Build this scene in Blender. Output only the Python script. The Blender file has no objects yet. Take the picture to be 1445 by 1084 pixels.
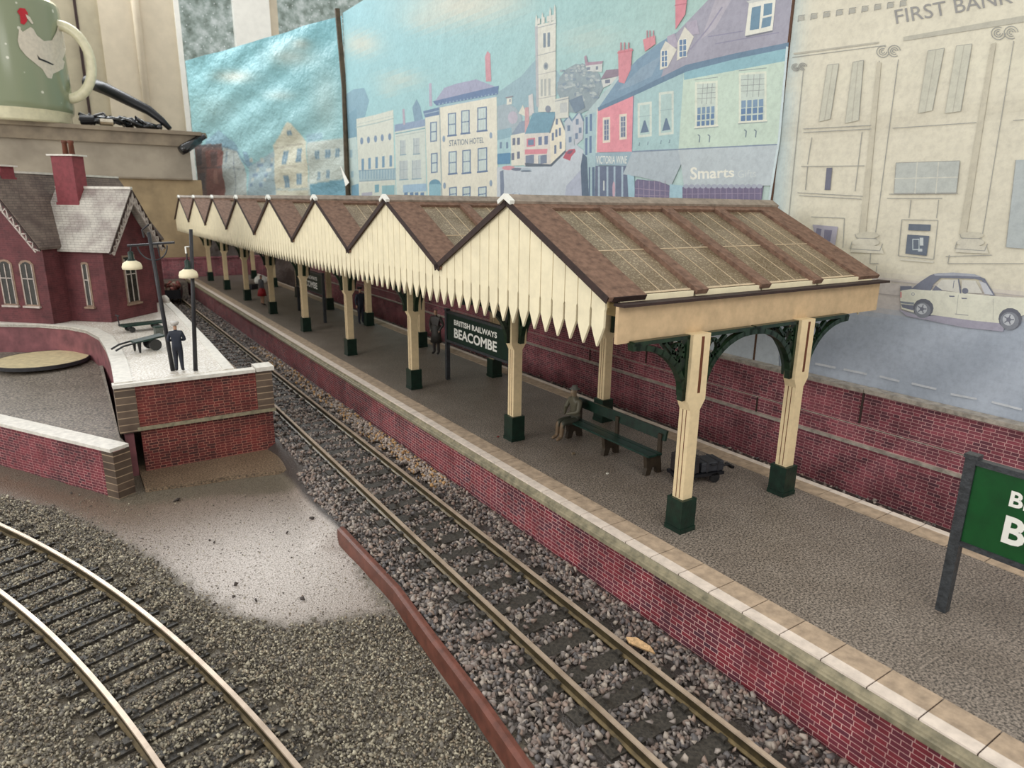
import bpy, bmesh, math, random
import numpy as np
from mathutils import Vector, Matrix
S = 5.0                      # metres per bay of the platform canopy; all coordinates below are in bays
random.seed(7); RNG = np.random.default_rng(7)
C = bpy.context.scene.collection
SC = bpy.context.scene

# ------------------------------------------------------------------ camera
CAM = np.array([-1.5844, -1.3684, 1.0233]); YAW, PITCH, ROLL, FPX = .5874, .2632, .0147, 951.53
def _axes(y, p, r):
    f = np.array([math.sin(y)*math.cos(p), math.cos(y)*math.cos(p), -math.sin(p)])
    rt = np.array([math.cos(y), -math.sin(y), 0]); up = np.cross(rt, f)
    c, s = math.cos(r), math.sin(r)
    return c*rt+s*up, -s*rt+c*up, f
RT, UP, FW = _axes(YAW, PITCH, ROLL)
cd = bpy.data.cameras.new('camera'); cam = bpy.data.objects.new('camera', cd); C.objects.link(cam)
cd.sensor_width = 36; cd.lens = FPX/1445*36; cd.clip_start = .05; cd.clip_end = 500
M = Matrix(((RT[0], UP[0], -FW[0], CAM[0]*S), (RT[1], UP[1], -FW[1], CAM[1]*S), (RT[2], UP[2], -FW[2], CAM[2]*S), (0, 0, 0, 1)))
cam.matrix_world = M
SC.camera = cam
cd.dof.use_dof = True; cd.dof.focus_distance = 11.5; cd.dof.aperture_fstop = .95

def onplane(u, v, n, P0):
    """where the sight line of a photo pixel meets a real plane of the place"""
    d = FW + RT*(u-722.5)/FPX - UP*(v-542)/FPX
    return CAM + d*(np.dot(n, np.array(P0)-CAM)/np.dot(n, d))
def atz(u, v, z): return onplane(u, v, np.array([0, 0, 1.]), (0, 0, z))
def atx(u, v, x): return onplane(u, v, np.array([1., 0, 0]), (x, 0, 0))
def aty(u, v, y): return onplane(u, v, np.array([0, 1., 0]), (0, y, 0))
def topx(P):
    d = np.asarray(P)-CAM; z = d@FW
    return np.stack([722.5+FPX*(d@RT)/z, 542-FPX*(d@UP)/z], -1)

# ------------------------------------------------------------------ materials
def lin(c):
    o = []
    for v in c[:3]:
        v = v/255
        o.append(v/12.92 if v <= .04045 else ((v+.055)/1.055)**2.4)
    return (*o, 1)
def base(name):
    m = bpy.data.materials.new(name); m.use_nodes = True
    nt = m.node_tree; return m, nt, nt.nodes['Principled BSDF']
def N(nt, t, **k):
    n = nt.nodes.new(t)
    for a, b in k.items(): setattr(n, a, b)
    return n
def mixc(nt, fac, a, b, mode='MIX'):
    n = N(nt, 'ShaderNodeMix', data_type='RGBA', blend_type=mode)
    for i, x in ((0, fac), (6, a), (7, b)):
        if hasattr(x, 'links') or isinstance(x, bpy.types.NodeSocket): nt.links.new(x, n.inputs[i])
        else: n.inputs[i].default_value = x
    return n.outputs[2]
def noise(nt, scale, detail=4, vec=None, rough=.6):
    if vec is None:
        tc = N(nt, 'ShaderNodeTexCoord'); vec = tc.outputs['Object']
    n = N(nt, 'ShaderNodeTexNoise'); n.inputs['Scale'].default_value = scale; n.inputs['Detail'].default_value = detail; n.inputs['Roughness'].default_value = rough
    nt.links.new(vec, n.inputs['Vector']); return n.outputs['Fac']
def ramp(nt, fac, stops):
    r = N(nt, 'ShaderNodeValToRGB'); e = r.color_ramp.elements
    while len(e) < len(stops): e.new(.5)
    for el, (p, c) in zip(e, stops):
        el.position = p; el.color = lin(c) if max(c) > 1 else (*c[:3], 1)
    nt.links.new(fac, r.inputs[0]); return r.outputs[0]
def bump(nt, bs, h, strength, dist=.02):
    b = N(nt, 'ShaderNodeBump'); b.inputs['Strength'].default_value = strength; b.inputs['Distance'].default_value = dist
    nt.links.new(h, b.inputs['Height']); nt.links.new(b.outputs[0], bs.inputs['Normal'])
def mat(name, c, rough=.7, var=.25, scale=3, c2=None, metal=0, bmp=0, bscale=30, spec=.4):
    m, nt, bs = base(name)
    c2 = c2 or tuple(v*(1-var) for v in c)
    f = noise(nt, scale)
    nt.links.new(ramp(nt, f, [(.3, c2), (.65, c)]), bs.inputs['Base Color'])
    bs.inputs['Roughness'].default_value = rough; bs.inputs['Metallic'].default_value = metal; bs.inputs['Specular IOR Level'].default_value = spec
    if bmp: bump(nt, bs, noise(nt, bscale), bmp)
    return m
def vcol(name, rough=.7, var=.12, scale=6, bmp=0, bscale=8, bdist=.05, spec=.3):
    m, nt, bs = base(name)
    a = N(nt, 'ShaderNodeAttribute', attribute_name='Col')
    f = noise(nt, scale, 6)
    g = ramp(nt, f, [(.25, (1-var,)*3), (.75, (1, 1, 1))])
    nt.links.new(mixc(nt, 1.0, a.outputs['Color'], g, 'MULTIPLY'), bs.inputs['Base Color'])
    bs.inputs['Roughness'].default_value = rough; bs.inputs['Specular IOR Level'].default_value = spec
    if bmp: bump(nt, bs, noise(nt, bscale, 5), bmp, bdist)
    return m
def brick(name, c1=(128, 38, 44), c2=(58, 26, 34), mortar=(206, 150, 140), patch=(178, 60, 68), row=.0135, length=.042, ax=(1, 1), rough=.75):
    m, nt, bs = base(name)
    tc = N(nt, 'ShaderNodeTexCoord'); sp = N(nt, 'ShaderNodeSeparateXYZ'); nt.links.new(tc.outputs['Object'], sp.inputs[0])
    ad = N(nt, 'ShaderNodeMath', operation='ADD'); mu = [N(nt, 'ShaderNodeMath', operation='MULTIPLY') for _ in (0, 1)]
    for i_ in (0, 1): nt.links.new(sp.outputs[i_], mu[i_].inputs[0]); mu[i_].inputs[1].default_value = ax[i_]; nt.links.new(mu[i_].outputs[0], ad.inputs[i_])
    cb = N(nt, 'ShaderNodeCombineXYZ'); nt.links.new(ad.outputs[0], cb.inputs[0]); nt.links.new(sp.outputs[2], cb.inputs[1])
    b = N(nt, 'ShaderNodeTexBrick'); nt.links.new(cb.outputs[0], b.inputs['Vector'])
    b.offset = .5; b.squash = .6; b.squash_frequency = 2
    b.inputs['Scale'].default_value = 1; b.inputs['Brick Width'].default_value = length*S; b.inputs['Row Height'].default_value = row*S
    b.inputs['Mortar Size'].default_value = row*S*.075; b.inputs['Mortar Smooth'].default_value = .3
    b.inputs['Color1'].default_value = lin(c1); b.inputs['Color2'].default_value = lin(c2); b.inputs['Mortar'].default_value = lin(mortar)
    b.inputs['Bias'].default_value = -.1
    f = noise(nt, .9, 3)
    pm = ramp(nt, f, [(.45, (0, 0, 0)), (.7, (.75, .75, .75))])
    col = mixc(nt, pm, b.outputs['Color'], mixc(nt, .5, b.outputs['Color'], lin(patch)))
    f2 = noise(nt, 1.6, 3)
    col = mixc(nt, 1.0, col, ramp(nt, f2, [(.3, (.55, .5, .52)), (.6, (1, 1, 1))]), 'MULTIPLY')
    nt.links.new(col, bs.inputs['Base Color']); bs.inputs['Roughness'].default_value = rough
    return m
def tiles(name, c, mort, row, ln, rough=.55):
    """stone courses: a pale joint line every row"""
    m = brick(name, c, tuple(v*.75 for v in c), mort, c, row, ln, rough=rough); return m

K = {}
K['cream'] = mat('cream_card', (242, 231, 198), .75, .06, 4, bmp=.12, bscale=14)
K['cream_dark'] = mat('darker_cream_card', (205, 180, 128), .8, .15, 4)  # darker cream for the valance backing and the beams under the roof
K['tan_card'] = mat('tan_card', (208, 180, 142), .8, .1, 5, bmp=.1, bscale=20)
K['green'] = mat('dark_green_paint', (18, 46, 35), .35, .4, 6, bmp=.15, bscale=20)
K['bracket'] = mat('bracket_green', (30, 54, 34), .3, .5, 9, c2=(12, 26, 18))
K['roof'] = mat('brown_card_roof', (134, 105, 88), .8, .25, 9, c2=(92, 70, 58), bmp=.4, bscale=40)
K['roofedge'] = mat('dark_brown_edge', (58, 40, 36), .7, .3, 8)
K['ridge'] = mat('grey_ridge_card', (158, 144, 130), .5, .25, 6, bmp=.2, bscale=30)
K['glazebar'] = mat('glazing_bar_cream', (205, 185, 155), .6, .1, 5)
K['sign_green'] = mat('sign_dark_green', (16, 44, 34), .4, .2, 4)
K['sign_bright'] = mat('sign_bright_green', (12, 78, 34), .35, .2, 3)
K['sign_grey'] = mat('sign_post_grey', (62, 66, 70), .38, .35, 12, bmp=.5, bscale=18)
K['white'] = mat('white_paint', (238, 238, 230), .6, .05, 5)
K['darkmetal'] = mat('dark_metal', (50, 50, 54), .45, .3, 8)
K['railtop'] = mat('rail_head_nickel', (196, 178, 158), .35, .2, 3, c2=(160, 142, 124), metal=.3)
K['railside'] = mat('rail_web_rust', (74, 64, 42), .5, .3, 8, c2=(44, 38, 26))
K['railfoot'] = mat('rail_foot_brass', (120, 104, 72), .4, .3, 8)
K['sleeper'] = mat('black_plastic_sleeper', (76, 71, 64), .5, .4, 18, c2=(30, 29, 27), bmp=.6, bscale=30)
K['redstrip'] = mat('red_brown_plastic', (116, 70, 58), .45, .25, 5, bmp=.1, bscale=40)
K['brick'] = brick('brick_red', (128, 42, 54), (72, 42, 58), (228, 192, 184), (156, 58, 68))
K['brickw'] = brick('brick_retaining', (146, 72, 84), (86, 52, 64), (222, 180, 176), (180, 100, 110))
K['brickd'] = brick('brick_boundary', (120, 48, 58), (66, 38, 48), (200, 150, 146), (150, 66, 76), ax=(-.53, .85))
K['brickl'] = brick('brick_station', (112, 42, 40), (64, 34, 34), (186, 132, 112), (136, 58, 48))
K['maroon'] = mat('maroon_card_wall', (134, 84, 88), .7, .4, 2.2, c2=(96, 60, 64))
K['brickhouse'] = brick('brick_building', (102, 50, 54), (84, 42, 46), (110, 64, 66), (112, 58, 60))
K['stone'] = tiles('stone_quoins', (104, 88, 74), (176, 154, 128), .033, 3)
K['coping'] = mat('grey_coping', (186, 177, 164), .55, .3, 7, bmp=.3, bscale=30)
K['copingw'] = mat('white_coping', (226, 222, 212), .5, .12, 7, bmp=.2, bscale=30)
K['pave'] = mat('paving_tan', (190, 168, 144), .75, .2, 6, bmp=.15, bscale=40)
K['paveline'] = mat('white_platform_line', (232, 218, 204), .7, .12, 6)
K['joint'] = mat('dark_joint', (70, 56, 50), .9, .2, 5)
K['lip'] = mat('cream_coping_lip', (156, 147, 122), .4, .25, 7, c2=(108, 104, 86))
def gritty(name, c, c2, rough, scale=26):
    m, nt, bs = base(name)
    f = noise(nt, scale, 2); g = noise(nt, 1.2, 3)
    col = ramp(nt, f, [(.36, c2), (.52, c), (.66, tuple(min(255, v*1.25) for v in c))])
    col = mixc(nt, 1.0, col, ramp(nt, g, [(.3, (.78, .76, .74)), (.7, (1, 1, 1))]), 'MULTIPLY')
    nt.links.new(col, bs.inputs['Base Color']); bs.inputs['Roughness'].default_value = rough
    bump(nt, bs, noise(nt, scale, 3), .35, .02); return m
K['tarmac'] = gritty('platform_tarmac', (136, 126, 116), (70, 65, 60), .45, 34)
K['pale'] = gritty('station_platform_pale', (226, 220, 208), (190, 180, 165), .4, 22)
K['yard'] = gritty('yard_grey', (128, 120, 110), (84, 80, 74), .6, 20)
def planked(name, c, c2, row, ln=40, rough=.7):
    return brick(name, c, c, c2, c, row, ln, rough=rough)
K['slate'] = brick('slate_roof', (118, 104, 94), (98, 86, 78), (62, 54, 50), (130, 116, 104), .016, .05)
K['slate_lit'] = brick('slate_roof_lit', (196, 192, 182), (180, 176, 168), (130, 126, 118), (206, 200, 190), .016, .05, rough=.35)  # same slate, with the light on the wing slope painted into its colour
K['wood'] = mat('pale_turntable_wood', (214, 200, 160), .6, .15, 5)
K['black'] = mat('black_rubber', (24, 25, 30), .4, .3, 8)
K['blackshine'] = mat('black_shiny', (26, 28, 32), .18, .3, 8, spec=.7)
K['trolley'] = mat('trolley_green', (34, 62, 54), .4, .4, 8)
K['stonegrey'] = mat('window_surround', (150, 126, 108), .7, .2, 6)
K['glassdark'] = mat('dark_window_glass', (52, 50, 44), .15, .3, 5, spec=.6)
K['barge'] = mat('bargeboard_white', (190, 178, 170), .6, .2, 6)
K['chimney'] = mat('chimney_brick', (136, 66, 72), .7, .15, 8)
K['pot'] = mat('chimney_pot', (110, 62, 44), .6, .2, 8)
K['shelfwood'] = mat('grey_shelf', (150, 136, 116), .6, .3, .9, c2=(116, 104, 90))
K['fascia'] = mat('fascia_grey', (170, 159, 142), .7, .2, .5, c2=(140, 130, 116))
K['creamwall'] = mat('cream_lower_wall', (172, 150, 116), .7, .15, 1)
K['frame'] = mat('window_frame_white', (238, 236, 228), .4, .04, 2)
K['curtain'] = mat('cream_board', (206, 194, 172), .7, .06, 1)
K['curtain2'] = mat('tan_board', (180, 170, 146), .7, .08, 1)
K['red'] = mat('red_plastic', (190, 26, 44), .3, .1, 5)
K['skin'] = mat('painted_skin', (190, 150, 125), .6, .1, 20)

# ------------------------------------------------------------------ mesh building
class MB:
    def __init__(s): s.v = []; s.f = []; s.m = []; s.c = []; s.mi = 0; s.col = None
    def add(s, vs, fs, mi=None, col=None):
        b = len(s.v); s.v += [tuple(map(float, p)) for p in vs]
        for f in fs:
            s.f.append(tuple(b+i for i in f)); s.m.append(s.mi if mi is None else mi); s.c.append(col or s.col)
        return s
    def box(s, x0, x1, y0, y1, z0, z1, mi=None):
        vs = [(x, y, z) for z in (z0, z1) for y in (y0, y1) for x in (x0, x1)]
        return s.add(vs, [(0, 2, 3, 1), (4, 5, 7, 6), (0, 1, 5, 4), (1, 3, 7, 5), (3, 2, 6, 7), (2, 0, 4, 6)], mi)
    def prism(s, poly, f0, f1, mi=None):
        """poly: 2-D points; f0, f1 map a 2-D point to the two end faces"""
        n = len(poly); vs = [f0(*p) for p in poly]+[f1(*p) for p in poly]
        return s.add(vs, [tuple(range(n))[::-1], tuple(range(n, 2*n))]+[(i, (i+1) % n, (i+1) % n+n, i+n) for i in range(n)], mi)
    def px(s, poly, x0, x1, mi=None): return s.prism(poly, lambda a, b: (x0, a, b), lambda a, b: (x1, a, b), mi)
    def py(s, poly, y0, y1, mi=None): return s.prism(poly, lambda a, b: (a, y0, b), lambda a, b: (a, y1, b), mi)
    def pz(s, poly, z0, z1, mi=None): return s.prism(poly, lambda a, b: (a, b, z0), lambda a, b: (a, b, z1), mi)
    def tube(s, pts, r, n=8, mi=None, caps=True):
        pts = [Vector(p) for p in pts]; pa = None; rs = r if isinstance(r, (list, tuple)) else [r]*len(pts); vs = []
        for i, p in enumerate(pts):
            t = (pts[min(i+1, len(pts)-1)]-pts[max(i-1, 0)]).normalized()
            if pa is None:
                a = t.cross(Vector((0, 0, 1)))
                if a.length < 1e-3: a = t.cross(Vector((0, 1, 0)))
            else: a = pa-t*pa.dot(t)
            a.normalize(); pa = a; b = t.cross(a)
            for k in range(n):
                w = 2*math.pi*k/n; vs.append(p+a*rs[i]*math.cos(w)+b*rs[i]*math.sin(w))
        fs = [(i*n+k, i*n+(k+1) % n, (i+1)*n+(k+1) % n, (i+1)*n+k) for i in range(len(pts)-1) for k in range(n)]
        if caps: fs += [tuple(range(n))[::-1], tuple(range((len(pts)-1)*n, len(pts)*n))]
        return s.add(vs, fs, mi)
    def lathe(s, prof, cx=0, cy=0, cz=0, n=24, mi=None, a0=0, a1=2*math.pi):
        full = abs(a1-a0-2*math.pi) < 1e-6; m = n if full else n+1; vs = []
        for r, z in prof:
            for k in range(m):
                w = a0+(a1-a0)*k/n; vs.append((cx+r*math.cos(w), cy+r*math.sin(w), cz+z))
        fs = [(i*m+k, i*m+(k+1) % m, (i+1)*m+(k+1) % m, (i+1)*m+k) for i in range(len(prof)-1) for k in range(n)]
        return s.add(vs, fs, mi)
    def sweep(s, prof, path, mis=None):
        """closed profile (sideways, z) along a path of (x, y, z)"""
        n = len(prof); vs = []
        for i, p in enumerate(path):
            a, b = Vector(path[max(i-1, 0)]), Vector(path[min(i+1, len(path)-1)]); t = (b-a); t.z = 0; t.normalize()
            sd = Vector((t.y, -t.x, 0))
            for w, z in prof: vs.append(Vector(p)+sd*w+Vector((0, 0, z)))
        for i in range(len(path)-1):
            for k in range(n):
                s.add([], [])
                s.f.append(None); s.f.pop()
        b0 = len(s.v); s.v += [tuple(v) for v in vs]
        for i in range(len(path)-1):
            for k in range(n):
                s.f.append((b0+i*n+k, b0+i*n+(k+1) % n, b0+(i+1)*n+(k+1) % n, b0+(i+1)*n+k)); s.m.append(mis[k] if mis else s.mi); s.c.append(s.col)
        s.f += [tuple(b0+k for k in range(n)), tuple(b0+(len(path)-1)*n+k for k in range(n))[::-1]]; s.m += [mis[0] if mis else s.mi]*2; s.c += [s.col]*2
        return s
    def build(s, name, mats, parent=None, loc=(0, 0, 0), rz=0, smooth=False):
        me = bpy.data.meshes.new(name)
        me.from_pydata([(x*S, y*S, z*S) for x, y, z in s.v], [], s.f)
        if not isinstance(mats, (list, tuple)): mats = [mats]
        for m in mats: me.materials.append(m)
        me.polygons.foreach_set('material_index', s.m)
        if any(c is not None for c in s.c):
            at = me.color_attributes.new('Col', 'FLOAT_COLOR', 'CORNER'); arr = np.ones((len(me.loops), 4), np.float32); i = 0
            for f, c in zip(s.f, s.c):
                arr[i:i+len(f)] = lin(c) if c is not None else (1, 1, 1, 1); i += len(f)
            at.data.foreach_set('color', arr.ravel())
        if smooth: me.polygons.foreach_set('use_smooth', [True]*len(me.polygons))
        me.update()
        bm = bmesh.new(); bm.from_mesh(me); bmesh.ops.recalc_face_normals(bm, faces=bm.faces); bm.to_mesh(me); bm.free()
        return link(name, me, parent, loc, rz)
def link(name, me, parent=None, loc=(0, 0, 0), rz=0):
    o = bpy.data.objects.new(name, me); C.objects.link(o); o.parent = parent
    o.location = [a*S for a in loc]; o.rotation_euler = (0, 0, rz); return o
def tag(o, label=None, cat=None, group=None, kind=None):
    for k, v in (('label', label), ('category', cat), ('group', group), ('kind', kind)):
        if v: o[k] = v
    return o
def empty(name, loc=(0, 0, 0), rz=0): return link(name, None, None, loc, rz)
def children(o): return [c for c in bpy.data.objects if c.parent is o]
def copy_tree(o, parent=None, depth=0):
    c = o.copy(); C.objects.link(c); c.parent = parent
    for ch in children(o): copy_tree(ch, c)
    return c

def text_mesh(s, size=1.0, bold=0.0, spacing=1.0):
    """flat letters as (verts, faces) in the x-y plane, width normalised later"""
    cu = bpy.data.curves.new('t', 'FONT'); cu.body = s; cu.size = size; cu.offset = bold; cu.space_character = spacing; cu.resolution_u = 3
    o = bpy.data.objects.new('t', cu); C.objects.link(o)
    dg = bpy.context.evaluated_depsgraph_get(); me = bpy.data.meshes.new_from_object(o.evaluated_get(dg))
    vs = [(v.co.x, v.co.y) for v in me.vertices]; fs = [tuple(p.vertices) for p in me.polygons]
    bpy.data.objects.remove(o); bpy.data.meshes.remove(me); bpy.data.curves.remove(cu)
    xs = [v[0] for v in vs]; ys = [v[1] for v in vs]; x0, x1, y0, y1 = min(xs), max(xs), min(ys), max(ys)
    return [((x-x0)/(x1-x0), (y-y0)/(y1-y0)) for x, y in vs], fs

# ------------------------------------------------------------------ fine stone cover (ballast, gravel)
def rock_templates(n, k=8):
    out = []
    for _ in range(n):
        bm = bmesh.new()
        for _ in range(k):
            v = RNG.normal(size=3); v /= np.linalg.norm(v); v *= RNG.uniform(.8, 1.1); bm.verts.new(v)
        r = bmesh.ops.convex_hull(bm, input=bm.verts)
        bmesh.ops.delete(bm, geom=[g for g in r['geom_interior'] if isinstance(g, bmesh.types.BMVert)], context='VERTS')
        bm.verts.index_update()
        out.append((np.array([v.co[:] for v in bm.verts]), np.array([[v.index for v in f.verts] for f in bm.faces if len(f.verts) == 3]))); bm.free()
    return out
TPL = rock_templates(12, 8); TPS = rock_templates(8, 7)
def rocks(name, P, R, m, cols, label=None, cat=None, tpl=None):
    tpl = tpl or TPL; n = len(P); V = []; F = []; CC = []; off = 0
    which = RNG.integers(0, len(tpl), n)
    q = RNG.normal(size=(n, 4)); q /= np.linalg.norm(q, axis=1)[:, None]; w, x, y, z = q.T
    Rm = np.stack([1-2*(y*y+z*z), 2*(x*y-z*w), 2*(x*z+y*w), 2*(x*y+z*w), 1-2*(x*x+z*z), 2*(y*z-x*w), 2*(x*z-y*w), 2*(y*z+x*w), 1-2*(x*x+y*y)], -1).reshape(n, 3, 3)
    sc = RNG.uniform(.65, 1.15, (n, 3))
    for t, (tv, tf) in enumerate(tpl):
        I = np.where(which == t)[0]
        if not len(I): continue
        vv = np.einsum('nij,nkj->nki', Rm[I], tv[None]*sc[I][:, None])*R[I][:, None, None]+P[I][:, None]
        V.append(vv.reshape(-1, 3)); k = len(tv)
        F.append((tf[None]+(np.arange(len(I))*k)[:, None, None]).reshape(-1, 3)+off); off += len(I)*k
        CC.append(np.repeat(cols[I], k, axis=0))
    V = np.concatenate(V)*S; F = np.concatenate(F); CC = np.concatenate(CC)
    me = bpy.data.meshes.new(name); me.vertices.add(len(V)); me.vertices.foreach_set('co', V.astype(np.float32).ravel())
    me.loops.add(F.size); me.loops.foreach_set('vertex_index', F.astype(np.int32).ravel())
    me.polygons.add(len(F)); me.polygons.foreach_set('loop_start', np.arange(len(F), dtype=np.int32)*3)
    me.update(calc_edges=True)
    at = me.color_attributes.new('Col', 'FLOAT_COLOR', 'POINT')
    at.data.foreach_set('color', np.concatenate([CC, np.ones((len(CC), 1))], 1).astype(np.float32).ravel())
    me.materials.append(m)
    bm = bmesh.new(); bm.from_mesh(me); bmesh.ops.recalc_face_normals(bm, faces=bm.faces); bm.to_mesh(me); bm.free()
    return link(name, me)
def rockcols(n, pal, jit=.15):
    pal = np.array([lin(c)[:3] for c in pal]); return np.clip(pal[RNG.integers(0, len(pal), n)]*RNG.uniform(1-jit, 1+jit, (n, 1)), 0, 1)
def inpoly(px, py, poly):
    r = np.zeros(len(px), bool); j = len(poly)-1
    for i in range(len(poly)):
        xi, yi = poly[i]; xj, yj = poly[j]
        c = ((yi > py) != (yj > py)) & (px < (xj-xi)*(py-yi)/((yj-yi) or 1e-9)+xi); r ^= c; j = i
    return r
# ================================================================== GROUND
ZG, ZB, ZP2 = -.265, -.207, -.19          # lower ground, ballast bed, bed behind the platform
PATCH = [tuple(atz(u, v, ZG)[:2]) for u, v in [(-150, 640), (0, 668), (120, 700), (190, 712), (300, 700), (440, 690), (478, 742), (520, 820), (552, 868), (480, 872), (400, 884), (330, 868), (270, 832), (215, 790), (160, 755), (80, 718), (0, 700), (-150, 690)]]
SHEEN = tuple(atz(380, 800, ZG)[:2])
def smooth(a, b, x): t = np.clip((x-a)/(b-a), 0, 1); return t*t*(3-2*t)
def wob(x, y): return .012*np.sin(3.1*x+1)*np.cos(2.3*y)+.006*np.sin(9*x+4*y)+.004*np.sin(23*y-11*x)
def ground_z(x, y):
    left = ZG+wob(x, y)*.35
    sl_ = np.interp(y, [-.75, -.367, -.133, .166, .46, .965], [-.905, -.860, -.840, -.826, -.808, -.818])
    edge = np.where(y < .97, smooth(-.008, .008, x-sl_), smooth(-.98+.13*np.clip((y-.97)/.5, 0, 1), -.78+.05*np.clip((y-.97)/.5, 0, 1), x+.02*np.sin(9*y)))
    z = left+(ZB-left)*edge
    return np.where(x > .5, ZP2, z)
def seg_dist(px, py, poly):
    d = np.full(px.shape, 9.)
    for (ax, ay), (bx, by) in zip(poly, poly[1:]+poly[:1]):
        t = np.clip(((px-ax)*(bx-ax)+(py-ay)*(by-ay))/((bx-ax)**2+(by-ay)**2+1e-12), 0, 1)
        d = np.minimum(d, np.hypot(px-ax-t*(bx-ax), py-ay-t*(by-ay)))
    return d
def patch_in(x, y):
    """how far inside the bare pale patch (positive) or outside (negative)"""
    i = inpoly(x, y, PATCH); d = seg_dist(x, y, PATCH); return np.where(i, d, -d)
xs = np.concatenate([np.linspace(-3.4, -2.2, 10), np.arange(-2.17, -.5, .02), np.linspace(-.47, 1.45, 16)]); ys = np.concatenate([np.arange(-1.6, 3, .025), np.linspace(3.1, 11.5, 30)])
X, Y = np.meshgrid(xs, ys); x, y = X.ravel(), Y.ravel(); z = ground_z(x, y)
me = bpy.data.meshes.new('floor'); nx, ny = len(xs), len(ys)
me.from_pydata([(a*S, b*S, c*S) for a, b, c in zip(x, y, z)], [], [(j*nx+i, j*nx+i+1, (j+1)*nx+i+1, (j+1)*nx+i) for j in range(ny-1) for i in range(nx-1)])
pin = patch_in(x, y); k = smooth(-.02, .05, pin+RNG.uniform(-.02, .02, len(x)))[:, None]
pale = np.array(lin((212, 204, 198)))[:3]; brown = np.array(lin((118, 100, 84)))[:3]; dark = np.array(lin((112, 104, 90)))[:3]; bed = np.array(lin((72, 66, 62)))[:3]
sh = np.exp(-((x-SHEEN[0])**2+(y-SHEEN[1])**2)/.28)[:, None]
col = dark*(1-k)+(brown*(1-sh)+pale*sh)*k  # wall shade (brown) and gloss sheen (pale) painted into the patch colour
col = np.where((x > -.81)[:, None], bed, col)
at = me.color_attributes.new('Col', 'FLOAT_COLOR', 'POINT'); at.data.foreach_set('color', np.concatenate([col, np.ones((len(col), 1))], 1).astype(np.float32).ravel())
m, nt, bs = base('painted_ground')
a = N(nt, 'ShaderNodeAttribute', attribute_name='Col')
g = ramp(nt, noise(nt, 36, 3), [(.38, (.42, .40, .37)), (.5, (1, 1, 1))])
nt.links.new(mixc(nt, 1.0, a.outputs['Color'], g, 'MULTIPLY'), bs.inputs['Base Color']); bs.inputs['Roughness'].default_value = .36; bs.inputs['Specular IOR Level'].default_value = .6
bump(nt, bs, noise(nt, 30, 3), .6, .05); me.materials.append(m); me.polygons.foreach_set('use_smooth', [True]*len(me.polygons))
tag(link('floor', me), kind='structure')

# stones
mrock = vcol('ballast_stone', .6, .25, 12, spec=.45); mgrav = vcol('gravel_grain', .65, .2, 12, spec=.4)
LX, RX = -.628, -.408         # rails of the straight track
BP = [(142, 132, 126), (116, 108, 104), (162, 152, 144), (136, 120, 112), (102, 98, 98), (174, 162, 150), (152, 132, 120), (90, 82, 78)]
def ballast_pts(x0, x1, y0, y1, n, r0, r1, top=0.0):
    x = RNG.uniform(x0, x1, n); y = RNG.uniform(y0, y1, n); r = RNG.uniform(r0, r1, n)
    keep = (np.abs(x-LX) > .012+r*.8) & (np.abs(x-RX) > .012+r*.8)
    ph = (y/.122) % 1; onsl = (ph > .25) & (ph < .75) & (np.abs(x-(LX+RX)/2) < .2)
    keep &= ~(onsl & (RNG.uniform(size=n) < np.where(y < 2.4, .94, .75)))
    x, y, r, onsl = x[keep], y[keep], r[keep], onsl[keep]
    z = ground_z(x, y)+RNG.uniform(-.004, .012, len(x))+top+np.where(onsl, .012, 0)
    return np.stack([x, y, z], 1), r
parts = [ballast_pts(-.90, -.242, -1.2, .5, 13500, .008, .0145), ballast_pts(-.80, -.242, .5, 2.6, 13000, .0075, .013), ballast_pts(-.84, -.25, 2.6, 8.5, 11000, .009, .014)]
P = np.concatenate([p for p, r in parts]); R_ = np.concatenate([r for p, r in parts])
slx = np.interp(P[:, 1], [-.75, -.367, -.133, .166, .46, .965], [-.905, -.860, -.840, -.826, -.808, -.818])
ok = ((P[:, 0] > slx+.020) | (P[:, 1] > .97)) & ~((P[:, 0] < -.742) & (P[:, 1] > 1.62) & (P[:, 1] < 2.4)); P, R_ = P[ok], R_[ok]
cc = rockcols(len(P), BP)
glue = (np.abs(P[:, 0]+.30) < .05)&(P[:, 1] > 1.1)&(P[:, 1] < 4.5)
cc[glue] = rockcols(glue.sum(), [(190, 176, 164), (176, 162, 150), (200, 160, 110), (160, 150, 142)])
P[glue, 2] += .006
tag(rocks('ballast', P, R_, mrock, cc), 'grey angular stone ballast heaped around the straight track beside the platform', 'ballast', kind='stuff')
n = 6000; P = np.stack([RNG.uniform(.73, 1.17, n), RNG.uniform(-1.4, 5.5, n), np.full(n, ZP2)+RNG.uniform(-.004, .012, n)], 1)
tag(rocks('ballast', P, RNG.uniform(.009, .014, n), mrock, rockcols(n, BP)), 'grey stone ballast lying between the platform and the tall brick retaining wall', 'ballast', kind='stuff')

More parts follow.
